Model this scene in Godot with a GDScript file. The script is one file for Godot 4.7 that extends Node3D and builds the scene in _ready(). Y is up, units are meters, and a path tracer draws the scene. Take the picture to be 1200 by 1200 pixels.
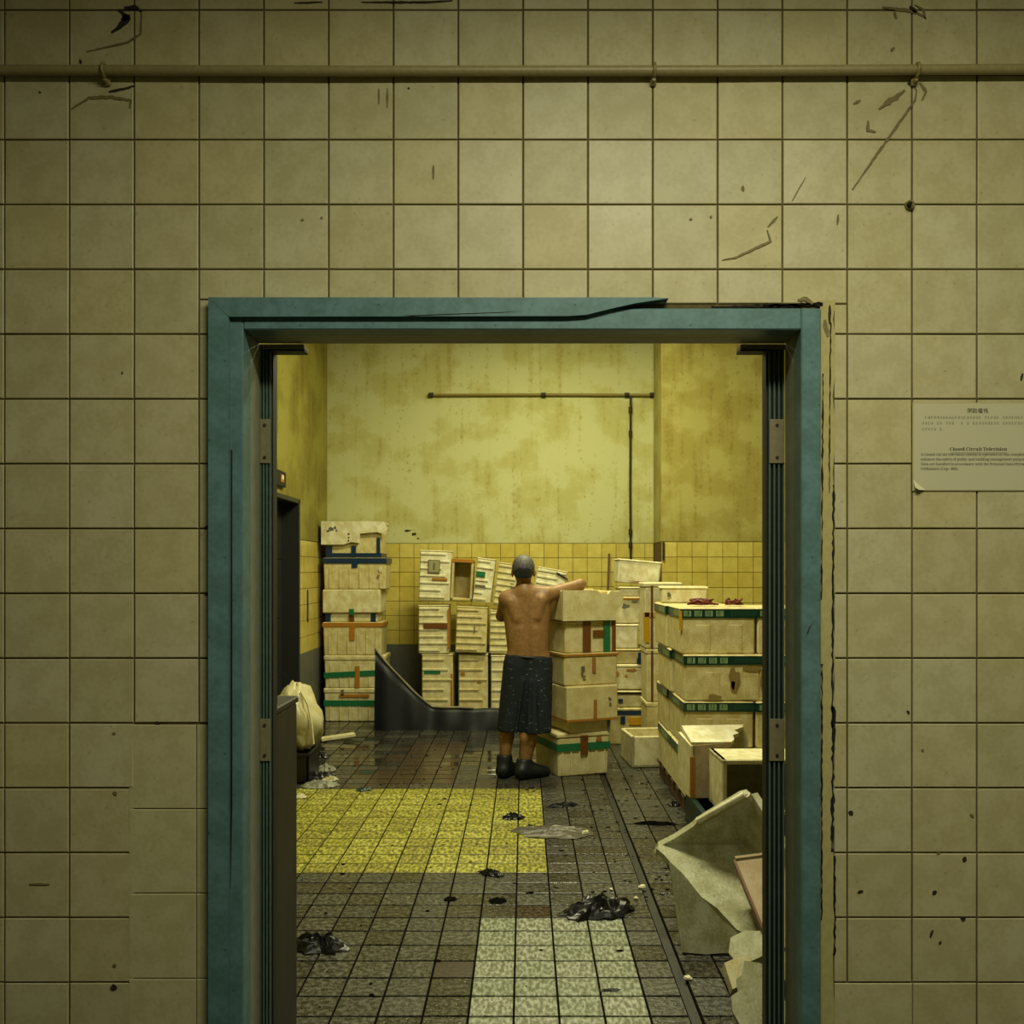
extends Node3D
# A tiled corridor wall with a teal door frame; behind it a market back room with foam boxes and a man.

const FOCAL := 1125.0
const AXIS_X := 614.0
const AXIS_Y := 668.0
const EYE := 1.52
const WALL := 2.25

var used := {}
var M := {}
var rng := RandomNumberGenerator.new()


func _ready() -> void:
	rng.seed = 7
	set_camera_and_light()
	make_materials()
	build_shell()
	build_front_wall()
	build_door_frame()
	build_floor()
	build_back_walls()
	build_left_stack()
	build_side_pile()
	build_centre_stack()
	build_rear_stack()
	build_pallet_pile()
	build_broken_boxes()
	build_left_things()
	build_person()
	build_litter()
	build_notice()


func set_camera_and_light() -> void:
	var cam := Camera3D.new()
	cam.name = "camera"
	add_child(cam)
	cam.position = Vector3(0, EYE, 0)
	var near := 0.05
	cam.set_frustum(1200.0 / FOCAL * near, Vector2((600.0 - AXIS_X) / FOCAL * near, (AXIS_Y - 600.0) / FOCAL * near), near, 60.0)
	cam.current = true
	var env := Environment.new()
	env.background_mode = Environment.BG_COLOR
	env.background_color = Color(0.01, 0.01, 0.008)
	env.tonemap_mode = Environment.TONE_MAPPER_LINEAR
	env.tonemap_exposure = 1.0
	env.sdfgi_enabled = true
	env.ssao_enabled = true
	env.ssil_enabled = true
	var we := WorldEnvironment.new()
	we.name = "environment"
	we.environment = env
	add_child(we)
	# the lamps: ceiling panels in the corridor and in the back room
	ceiling_panel(Vector3(0.42, 3.05, -0.86), Vector2(1.2, 0.3), Color(1.0, 0.99, 0.86), 4.5, "slim ceiling light panel in the tiled corridor")
	ceiling_panel(Vector3(0.35, 4.28, -7.85), Vector2(1.5, 0.3), Color(1.0, 0.985, 0.76), 13.0, "slim ceiling light panel near the plastered rear wall")
	ceiling_panel(Vector3(0.3, 4.28, -5.0), Vector2(1.5, 0.3), Color(1.0, 0.985, 0.82), 14.0, "slim ceiling light panel above the yellow floor tiles")


func ceiling_panel(p: Vector3, size: Vector2, col: Color, energy: float, label: String) -> void:
	var t := thing("ceiling_light", label, "lamp", p, 0.0, "ceiling light panels")
	var st := begin()
	cbox(st, Vector3(size.x + 0.06, 0.05, size.y + 0.06), 0.008, Transform3D(Basis(), Vector3(0, 0.0, 0)))
	var hm := mat(Color(0.75, 0.74, 0.68), 0.5)
	part(t, "housing", st, hm)
	st = begin()
	cbox(st, Vector3(size.x, 0.012, size.y), 0.004, Transform3D(Basis(), Vector3(0, -0.03, 0)))
	var em := mat(Color(0.9, 0.88, 0.8), 0.6)
	em.emission_enabled = true
	em.emission = col
	em.emission_energy_multiplier = 0.6
	part(t, "light_diffuser", st, em)
	var l := AreaLight3D.new()
	l.name = "panel_light"
	l.area_size = size
	l.light_color = col
	l.light_energy = energy
	l.area_normalize_energy = true
	l.area_range = 20.0
	l.area_attenuation = 2.0
	l.shadow_enabled = true
	add_child(l, true)
	l.position = p + Vector3(0, -0.045, 0)
	l.rotation_degrees = Vector3(-90, 0, 0)


# ---------------------------------------------------------------- helpers

func at(px: float, py: float, d: float) -> Vector3:
	return Vector3((px - AXIS_X) * d / FOCAL, EYE - (py - AXIS_Y) * d / FOCAL, -d)


func ground(px: float, py: float) -> Vector3:
	return at(px, py, FOCAL * EYE / (py - AXIS_Y))


func numbered(called: String) -> String:
	var n: int = used.get(called, 0)
	used[called] = n + 1
	return called if n == 0 else "%s_%03d" % [called, n]


func thing(called: String, label: String, category: String, p := Vector3.ZERO, turn := 0.0, group := "") -> Node3D:
	var o := Node3D.new()
	o.name = numbered(called)
	add_child(o)
	o.position = p
	o.rotation.y = turn
	o.set_meta("label", label)
	o.set_meta("category", category)
	if group:
		o.set_meta("group", group)
	return o


func tag(o: Node, label: String, category: String, group := "") -> void:
	o.set_meta("label", label)
	o.set_meta("category", category)
	if group:
		o.set_meta("group", group)


func solo(called: String, st: SurfaceTool, m: Material, label: String, category: String, p := Vector3.ZERO, group := "") -> MeshInstance3D:
	var o := MeshInstance3D.new()
	o.name = numbered(called)
	o.mesh = finish(st)
	o.material_override = m
	add_child(o)
	o.position = p
	tag(o, label, category, group)
	return o


func structure(called: String, st: SurfaceTool, m: Material) -> MeshInstance3D:
	var o := MeshInstance3D.new()
	o.name = called
	o.mesh = finish(st)
	o.material_override = m
	o.set_meta("kind", "structure")
	add_child(o)
	return o


func part(parent: Node, called: String, st: SurfaceTool, m: Material, label := "") -> MeshInstance3D:
	return piece(parent, called, finish(st), m, Transform3D(), label)


func piece(parent: Node, called: String, mesh: Mesh, m: Material, xf := Transform3D(), label := "") -> MeshInstance3D:
	var o := MeshInstance3D.new()
	o.name = called
	o.mesh = mesh
	o.material_override = m
	o.transform = xf
	if label:
		o.set_meta("label", label)
	parent.add_child(o, true)
	return o


func begin() -> SurfaceTool:
	var st := SurfaceTool.new()
	st.begin(Mesh.PRIMITIVE_TRIANGLES)
	st.set_smooth_group(-1)
	return st


func finish(st: SurfaceTool) -> ArrayMesh:
	st.generate_normals()
	return st.commit()


func face(st: SurfaceTool, pts: Array, out: Vector3, uvs := []) -> void:
	var a: Vector3 = pts[0]
	var b: Vector3 = pts[1]
	var c: Vector3 = pts[2]
	var flip := (c - a).cross(b - a).dot(out) < 0.0
	for i in range(1, pts.size() - 1):
		var ids := [0, i + 1, i] if flip else [0, i, i + 1]
		for k in ids:
			if uvs.size():
				st.set_uv(uvs[k])
			st.add_vertex(pts[k])


# a box with chamfered edges; low < 1 narrows its bottom
func cbox(st: SurfaceTool, size: Vector3, c: float, xf := Transform3D(), low := 1.0) -> void:
	var h := size * 0.5
	c = minf(c, minf(h.x, minf(h.y, h.z)) * 0.9)
	var v := {}
	for sx in [-1, 1]:
		for sy in [-1, 1]:
			for sz in [-1, 1]:
				for k in 3:
					var p := Vector3(sx * (h.x - (0.0 if k == 0 else c)), sy * (h.y - (0.0 if k == 1 else c)), sz * (h.z - (0.0 if k == 2 else c)))
					var f := lerpf(low, 1.0, (p.y + h.y) / size.y)
					p.x *= f
					p.z *= f
					v[[sx, sy, sz, k]] = xf * p
	var b := xf.basis
	for s in [-1, 1]:
		face(st, [v[[s, -1, -1, 0]], v[[s, 1, -1, 0]], v[[s, 1, 1, 0]], v[[s, -1, 1, 0]]], b.x * s)
		face(st, [v[[-1, s, -1, 1]], v[[1, s, -1, 1]], v[[1, s, 1, 1]], v[[-1, s, 1, 1]]], b.y * s)
		face(st, [v[[-1, -1, s, 2]], v[[1, -1, s, 2]], v[[1, 1, s, 2]], v[[-1, 1, s, 2]]], b.z * s)
		for t in [-1, 1]:
			face(st, [v[[s, t, -1, 0]], v[[s, t, 1, 0]], v[[s, t, 1, 1]], v[[s, t, -1, 1]]], b.x * s + b.y * t)
			face(st, [v[[s, -1, t, 0]], v[[s, 1, t, 0]], v[[s, 1, t, 2]], v[[s, -1, t, 2]]], b.x * s + b.z * t)
			face(st, [v[[-1, s, t, 1]], v[[1, s, t, 1]], v[[1, s, t, 2]], v[[-1, s, t, 2]]], b.y * s + b.z * t)
			for u in [-1, 1]:
				face(st, [v[[s, t, u, 0]], v[[s, t, u, 1]], v[[s, t, u, 2]]], b.x * s + b.y * t + b.z * u)


func bar(st: SurfaceTool, lo: Vector3, hi: Vector3, c := 0.002) -> void:
	cbox(st, hi - lo, c, Transform3D(Basis(), (lo + hi) * 0.5))


# polygon in the local xy plane, extruded between z0 and z1
func prism(st: SurfaceTool, poly: PackedVector2Array, z0: float, z1: float, xf := Transform3D()) -> void:
	var ids := Geometry2D.triangulate_polygon(poly)
	for k in range(0, ids.size(), 3):
		for z in [z0, z1]:
			face(st, [xf * Vector3(poly[ids[k]].x, poly[ids[k]].y, z), xf * Vector3(poly[ids[k + 1]].x, poly[ids[k + 1]].y, z), xf * Vector3(poly[ids[k + 2]].x, poly[ids[k + 2]].y, z)], xf.basis.z * (1.0 if z == maxf(z0, z1) else -1.0))
	var cw := Geometry2D.is_polygon_clockwise(poly)
	for i in poly.size():
		var a := poly[i]
		var b := poly[(i + 1) % poly.size()]
		var e := b - a
		var out := Vector3(e.y, -e.x, 0) * (-1.0 if cw else 1.0)
		face(st, [xf * Vector3(a.x, a.y, z0), xf * Vector3(b.x, b.y, z0), xf * Vector3(b.x, b.y, z1), xf * Vector3(a.x, a.y, z1)], xf.basis * out)


func tube(st: SurfaceTool, pts: Array, r: float, sides := 8, r_end := -1.0) -> void:
	if r_end < 0.0:
		r_end = r
	st.set_smooth_group(0)
	var rings := []
	for i in pts.size():
		var d: Vector3 = (pts[mini(i + 1, pts.size() - 1)] - pts[maxi(i - 1, 0)]).normalized()
		var u := d.cross(Vector3.UP if absf(d.y) < 0.9 else Vector3.RIGHT).normalized()
		var w := d.cross(u).normalized()
		var rad := lerpf(r, r_end, float(i) / maxf(1.0, pts.size() - 1.0))
		var ring := []
		for k in sides:
			var a := TAU * k / sides
			ring.append(pts[i] + (u * cos(a) + w * sin(a)) * rad)
		rings.append(ring)
	for i in pts.size() - 1:
		for k in sides:
			var k2 := (k + 1) % sides
			var mid: Vector3 = (rings[i][k] + rings[i + 1][k2]) * 0.5
			face(st, [rings[i][k], rings[i][k2], rings[i + 1][k2], rings[i + 1][k]], mid - (pts[i] + pts[i + 1]) * 0.5)
	st.set_smooth_group(-1)
	face(st, rings[0], pts[0] - pts[1])
	face(st, rings[-1], pts[-1] - pts[-2])


func mat(col: Color, rough := 0.6, tex: Texture2D = null, scale := 1.0, spec := 0.5) -> StandardMaterial3D:
	var m := StandardMaterial3D.new()
	m.albedo_color = col
	m.roughness = rough
	m.metallic_specular = spec
	if tex:
		m.albedo_texture = tex
		m.uv1_triplanar = true
		m.uv1_world_triplanar = true
		m.uv1_scale = Vector3.ONE * scale
	return m


func relief(m: StandardMaterial3D, tex: Texture2D, depth_cm: float) -> StandardMaterial3D:
	m.heightmap_enabled = true
	m.heightmap_texture = tex
	m.heightmap_scale = depth_cm
	return m


# ---------------------------------------------------------------- textures

func noise(seed_value: int, freq: float, octaves := 4, kind := FastNoiseLite.TYPE_SIMPLEX_SMOOTH) -> FastNoiseLite:
	var n := FastNoiseLite.new()
	n.seed = seed_value
	n.noise_type = kind
	n.frequency = freq
	n.fractal_octaves = octaves
	return n


# multiplies the colour: mottling of two sizes plus dark grains
func mottle(side: int, seed_value: int, coarse: float, fine: float, depth: float, specks: float, tint := Color(1, 1, 1), stretch := Vector2.ONE) -> ImageTexture:
	var a := noise(seed_value, coarse).get_seamless_image(int(side / stretch.x), int(side / stretch.y))
	a.resize(side, side, Image.INTERPOLATE_CUBIC)
	var b := noise(seed_value + 1, fine, 3).get_seamless_image(int(side / stretch.x), int(side / stretch.y))
	b.resize(side, side, Image.INTERPOLATE_CUBIC)
	var s := noise(seed_value + 2, 0.06, 2, FastNoiseLite.TYPE_CELLULAR)
	s.cellular_return_type = FastNoiseLite.RETURN_DISTANCE
	var c := s.get_seamless_image(side, side)
	var im := Image.create(side, side, false, Image.FORMAT_RGB8)
	for y in side:
		for x in side:
			var v := a.get_pixel(x, y).r * 0.6 + b.get_pixel(x, y).r * 0.4
			v = smoothstep(0.25, 0.75, v)
			var col := Color(1, 1, 1).lerp(tint, (1.0 - v) * depth)
			if specks > 0.0 and c.get_pixel(x, y).r < 0.12 and b.get_pixel(x, y).r < 0.42:
				col = col.darkened(specks)
			im.set_pixel(x, y, col)
	return ImageTexture.create_from_image(im)


func plaster_picture(seed_value: int, light: Color, mid: Color, stain: Color, bias: float) -> ImageTexture:
	var side := 1024
	var big := noise(seed_value, 0.006, 5)
	var drip := noise(seed_value + 3, 0.035, 3)
	var fine := noise(seed_value + 5, 0.06, 4)
	var im := Image.create(side, side, false, Image.FORMAT_RGB8)
	for y in side:
		for x in side:
			var b := big.get_noise_2d(x, y * 1.2) + bias
			var d := drip.get_noise_2d(x, y * 0.06)
			var f := fine.get_noise_2d(x, y)
			var c := mid.lerp(light, smoothstep(-0.25, 0.3, b + f * 0.25))
			c = c.lerp(stain, smoothstep(0.0, 0.75, d * 0.7 - b * 0.5 + f * 0.45) * 0.6)
			if f > 0.42 and d > 0.1:
				c = c.lerp(stain, 0.5)
			im.set_pixel(x, y, c)
	return ImageTexture.create_from_image(im)


func shorts_picture() -> ImageTexture:
	var side := 256
	var im := Image.create(side, side, false, Image.FORMAT_RGB8)
	im.fill(Color(0.06, 0.105, 0.15))
	var r := RandomNumberGenerator.new()
	r.seed = 31
	for k in 46:
		var x := r.randi_range(4, side - 30)
		var y := r.randi_range(4, side - 12)
		var n := r.randi_range(3, 16)
		var lift := r.randf_range(-0.5, 0.5)
		var c := Color(0.06, 0.105, 0.15).lerp(Color(0.62, 0.68, 0.66), r.randf_range(0.25, 1.0))
		for i in n:
			var w := 1 + int(3.0 * sin(PI * i / n))
			im.fill_rect(Rect2i(x + i, clampi(int(y + lift * i), 0, side - 5), 1, w), c)
	return ImageTexture.create_from_image(im)


func tape_picture() -> ImageTexture:
	var im := Image.create(512, 48, false, Image.FORMAT_RGB8)
	var green := Color(0.03, 0.20, 0.16)
	var pale := Color(0.52, 0.62, 0.44)
	im.fill(green)
	var r := RandomNumberGenerator.new()
	r.seed = 12
	for g in 4:
		var x0 := 20 + g * 62
		im.fill_rect(Rect2i(x0, 9, 44, 30), pale)
		for k in 4:
			im.fill_rect(Rect2i(x0 + 4, 13 + k * 7, r.randi_range(20, 36), 2), green)
		for k in 2:
			im.fill_rect(Rect2i(x0 + r.randi_range(8, 34), 11, 3, r.randi_range(12, 26)), green)
	for row in 2:
		var x := 290
		while x < 490:
			var w := r.randi_range(6, 18)
			im.fill_rect(Rect2i(x, 15 + row * 12, w, 4), green.lerp(pale, 0.4))
			x += w + 5
	return ImageTexture.create_from_image(im)


func make_materials() -> void:
	var grime := mottle(512, 21, 0.012, 0.07, 0.17, 0.16, Color(0.66, 0.61, 0.42))
	var fine := mottle(256, 40, 0.03, 0.12, 0.3, 0.0, Color(0.7, 0.66, 0.5))
	var floor_dirt := mottle(512, 60, 0.05, 0.2, 1.0, 0.6, Color(0.30, 0.28, 0.21))
	var scuffs := mottle(512, 77, 0.035, 0.2, 0.8, 0.6, Color(0.33, 0.33, 0.20), Vector2(1.0, 2.6))
	var wood := mottle(256, 90, 0.03, 0.1, 0.5, 0.2, Color(0.5, 0.42, 0.3), Vector2(1, 6))
	var eps := mottle(512, 110, 0.012, 0.10, 0.42, 0.25, Color(0.74, 0.65, 0.42), Vector2(1.0, 1.3))
	M.fine = fine
	# front wall tiles: four firings of the same cream glaze
	M.tiles = []
	for k in 5:
		var c: Color = [Color(0.735, 0.705, 0.545), Color(0.72, 0.69, 0.525), Color(0.74, 0.715, 0.565), Color(0.715, 0.69, 0.53), Color(0.735, 0.70, 0.52)][k]
		M.tiles.append(mat(c, 0.34 + 0.03 * k, grime, 1.7, 0.38))
	M.patch_tile = mat(Color(0.74, 0.72, 0.55), 0.32, grime, 1.9, 0.45)
	M.grout = mat(Color(0.36, 0.315, 0.17), 0.9, fine, 4.0)
	M.filler = mat(Color(0.70, 0.66, 0.44), 0.85, grime, 6.0)
	M.corridor = mat(Color(0.70, 0.69, 0.60), 0.6, grime, 0.8)
	M.crack = mat(Color(0.10, 0.085, 0.05), 0.95, fine, 7.0)
	M.smear = mat(Color(0.47, 0.43, 0.25), 0.7, fine, 9.0)
	M.smear_dark = mat(Color(0.17, 0.14, 0.09), 0.8, fine, 9.0)
	M.pipe = mat(Color(0.60, 0.56, 0.38), 0.42, fine, 6.0)
	M.brass = mat(Color(0.58, 0.53, 0.33), 0.45, fine, 9.0)
	# teal paint of the frame
	M.teal = mat(Color(0.37, 0.50, 0.505), 0.4, mottle(256, 130, 0.02, 0.1, 0.35, 0.3, Color(0.62, 0.66, 0.58)), 2.2, 0.4)
	M.lining = mat(Color(0.54, 0.55, 0.49), 0.5, grime, 3.0)
	M.gate = mat(Color(0.34, 0.42, 0.38), 0.35, fine, 5.0)
	M.gate_dark = mat(Color(0.055, 0.07, 0.06), 0.6, fine, 5.0)
	M.hinge = mat(Color(0.50, 0.47, 0.36), 0.45, grime, 8.0)
	# back room
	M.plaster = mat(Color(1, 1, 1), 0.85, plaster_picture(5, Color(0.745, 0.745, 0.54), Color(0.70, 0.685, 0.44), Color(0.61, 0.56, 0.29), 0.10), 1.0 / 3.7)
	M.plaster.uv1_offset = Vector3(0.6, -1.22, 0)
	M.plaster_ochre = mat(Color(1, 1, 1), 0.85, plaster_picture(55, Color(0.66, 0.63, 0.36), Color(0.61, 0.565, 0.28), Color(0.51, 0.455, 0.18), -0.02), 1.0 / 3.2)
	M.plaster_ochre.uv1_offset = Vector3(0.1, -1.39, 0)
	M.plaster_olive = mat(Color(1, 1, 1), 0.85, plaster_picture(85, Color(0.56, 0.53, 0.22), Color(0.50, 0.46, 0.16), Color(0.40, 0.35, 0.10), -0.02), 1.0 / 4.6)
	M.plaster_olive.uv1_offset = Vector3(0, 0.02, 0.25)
	M.ochre_pipe = mat(Color(0.52, 0.46, 0.22), 0.6, fine, 6.0)
	M.mud = mat(Color(0.56, 0.48, 0.26), 0.7, fine, 9.0)
	M.dado = []
	for k in 4:
		M.dado.append(mat([Color(0.80, 0.74, 0.38), Color(0.78, 0.71, 0.35), Color(0.82, 0.76, 0.41), Color(0.79, 0.72, 0.34)][k], 0.3, grime, 1.2))
	M.dado_grout = mat(Color(0.36, 0.28, 0.10), 0.9)
	M.skirting = mat(Color(0.36, 0.37, 0.345), 0.5, grime, 2.0)
	M.ceiling = mat(Color(0.70, 0.66, 0.50), 0.9, grime, 0.7)
	M.steel_door = mat(Color(0.15, 0.16, 0.155), 0.45, grime, 1.5)
	M.iron = mat(Color(0.16, 0.12, 0.06), 0.7, fine, 9.0)
	# floor
	M.floor_bed = mat(Color(0.05, 0.045, 0.03), 0.95, null, 1.0, 0.15)
	M.drain = mat(Color(0.20, 0.19, 0.15), 0.6, floor_dirt, 3.0)
	M.floor_grey = []
	for k in 6:
		var fm := mat([Color(0.40, 0.40, 0.37), Color(0.37, 0.37, 0.34), Color(0.42, 0.415, 0.38), Color(0.36, 0.35, 0.31), Color(0.39, 0.395, 0.36), Color(0.35, 0.34, 0.30)][k], [0.28, 0.36, 0.32, 0.24, 0.38, 0.22][k], floor_dirt, 1.3)
		M.floor_grey.append(relief(fm, floor_dirt, 0.12))
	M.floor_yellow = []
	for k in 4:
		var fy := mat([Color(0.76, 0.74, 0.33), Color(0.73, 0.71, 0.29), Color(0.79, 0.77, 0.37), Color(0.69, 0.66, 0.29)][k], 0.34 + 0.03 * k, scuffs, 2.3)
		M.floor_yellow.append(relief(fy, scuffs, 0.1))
	M.floor_white = []
	for k in 3:
		var fw := mat([Color(0.69, 0.71, 0.64), Color(0.66, 0.69, 0.61), Color(0.71, 0.72, 0.66)][k], 0.36, scuffs, 2.9)
		M.floor_white.append(relief(fw, scuffs, 0.12))
	M.floor_brown = [mat(Color(0.37, 0.31, 0.24), 0.26, floor_dirt, 1.7), mat(Color(0.39, 0.33, 0.26), 0.22, floor_dirt, 1.5)]
	M.floor_wet = []
	for k in 3:
		M.floor_wet.append(mat([Color(0.33, 0.325, 0.30), Color(0.36, 0.35, 0.31), Color(0.31, 0.295, 0.26)][k], [0.06, 0.11, 0.05][k], floor_dirt, 1.4))
	M.floor_red = mat(Color(0.28, 0.17, 0.12), 0.4, floor_dirt, 1.7)
	# foam
	M.foam = []
	for k in 5:
		M.foam.append(mat([Color(0.87, 0.84, 0.66), Color(0.85, 0.81, 0.61), Color(0.89, 0.87, 0.72), Color(0.80, 0.75, 0.54), Color(0.92, 0.91, 0.80)][k], 0.62, eps, 1.6, 0.35))
	M.foam_grey = mat(Color(0.78, 0.78, 0.67), 0.6, mottle(512, 150, 0.012, 0.09, 0.6, 0.6, Color(0.62, 0.60, 0.40)), 1.5, 0.35)
	M.foam_pink = mat(Color(0.76, 0.69, 0.58), 0.6, eps, 1.5, 0.35)
	M.foam_dark = mat(Color(0.60, 0.60, 0.52), 0.65, fine, 2.0)
	M.green_tape = mat(Color(0.13, 0.44, 0.28), 0.35, fine, 5.0)
	M.blue_tape = mat(Color(0.09, 0.20, 0.33), 0.35, fine, 5.0)
	M.orange_tape = mat(Color(0.70, 0.47, 0.15), 0.4, fine, 6.0)
	M.brown_tape = mat(Color(0.44, 0.27, 0.10), 0.4, fine, 6.0)
	M.yellow_tape = mat(Color(0.80, 0.62, 0.10), 0.4, fine, 6.0)
	M.orange_mark = mat(Color(0.64, 0.44, 0.18), 0.7, fine, 9.0)
	M.ink = mat(Color(0.40, 0.40, 0.33), 0.7, fine, 9.0)
	M.printed = mat(Color(1, 1, 1), 0.35)
	M.printed.albedo_texture = tape_picture()
	M.label_paper = mat(Color(0.62, 0.60, 0.42), 0.7, fine, 8.0)
	M.wood = mat(Color(0.40, 0.31, 0.18), 0.8, wood, 2.0)
	M.brown_panel = mat(Color(0.16, 0.155, 0.13), 0.55, wood, 1.5)
	M.tarp = mat(Color(0.05, 0.075, 0.115), 0.55, mottle(256, 170, 0.03, 0.1, 0.6, 0.2, Color(0.5, 0.5, 0.5)), 2.0)
	M.tarp_hem = mat(Color(0.52, 0.50, 0.40), 0.5, fine, 5.0)
	M.black_plastic = mat(Color(0.06, 0.06, 0.065), 0.36)
	M.film = mat(Color(0.29, 0.27, 0.22), 0.42, fine, 3.0)
	M.sack = mat(Color(0.80, 0.77, 0.60), 0.35, grime, 4.0)
	M.sack.backlight_enabled = true
	M.sack.backlight = Color(0.30, 0.28, 0.20)
	M.teal_plastic = mat(Color(0.05, 0.20, 0.19), 0.4, fine, 5.0)
	M.red_twine = mat(Color(0.40, 0.13, 0.08), 0.6)
	# the man
	M.skin = mat(Color(0.595, 0.465, 0.30), 0.45, mottle(256, 190, 0.02, 0.1, 0.4, 0.1, Color(0.75, 0.58, 0.45)), 5.0, 0.4)
	M.skin.subsurf_scatter_enabled = true
	M.skin.subsurf_scatter_strength = 0.05
	M.hair = mat(Color(0.52, 0.51, 0.49), 0.6, mottle(256, 200, 0.05, 0.2, 1.0, 0.0, Color(0.12, 0.12, 0.13), Vector2(1, 3)), 11.0)
	M.dark_hair = mat(Color(0.16, 0.16, 0.17), 0.6, mottle(256, 205, 0.05, 0.2, 1.0, 0.0, Color(0.3, 0.3, 0.3), Vector2(1, 3)), 11.0)
	M.shorts = mat(Color(1, 1, 1), 0.8, shorts_picture(), 2.6)
	M.boots = mat(Color(0.045, 0.08, 0.10), 0.5)


# ---------------------------------------------------------------- the setting

func slab(called: String, lo: Vector3, hi: Vector3, m: Material) -> MeshInstance3D:
	var st := begin()
	bar(st, lo, hi, 0.001)
	return structure(called, st, m)


func build_shell() -> void:
	# corridor in which the camera stands
	slab("wall_corridor_left", Vector3(-2.55, -0.1, -2.25), Vector3(-2.4, 3.2, 2.4), M.corridor)
	slab("wall_corridor_right", Vector3(2.4, -0.1, -2.25), Vector3(2.55, 3.2, 2.4), M.corridor)
	slab("wall_corridor_rear", Vector3(-2.4, -0.1, 2.2), Vector3(2.4, 3.2, 2.4), M.corridor)
	slab("ceiling_corridor", Vector3(-2.55, 3.1, -2.25), Vector3(2.55, 3.2, 2.4), M.ceiling)
	# back room
	slab("ceiling", Vector3(-2.3, 4.32, -10.3), Vector3(3.5, 4.45, -2.38), M.ceiling)
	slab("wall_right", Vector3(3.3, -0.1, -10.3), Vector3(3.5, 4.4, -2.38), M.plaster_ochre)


func tile_mesh(w: float, h: float, depth: float, bevel: float) -> ArrayMesh:
	# a tile whose front faces +z; origin in the middle of its front face
	var st := begin()
	var a := []
	var b := []
	var c := []
	for s in [[-1, -1], [1, -1], [1, 1], [-1, 1]]:
		a.append(Vector3(s[0] * (w / 2 - bevel), s[1] * (h / 2 - bevel), 0))
		b.append(Vector3(s[0] * w / 2, s[1] * h / 2, -bevel * 0.7))
		c.append(Vector3(s[0] * w / 2, s[1] * h / 2, -depth))
	face(st, a, Vector3(0, 0, 1))
	for i in 4:
		var j := (i + 1) % 4
		var out: Vector3 = a[i] + a[j]
		face(st, [a[i], a[j], b[j], b[i]], out + Vector3(0, 0, 0.05))
		face(st, [b[i], b[j], c[j], c[i]], out)
	return finish(st)


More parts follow.
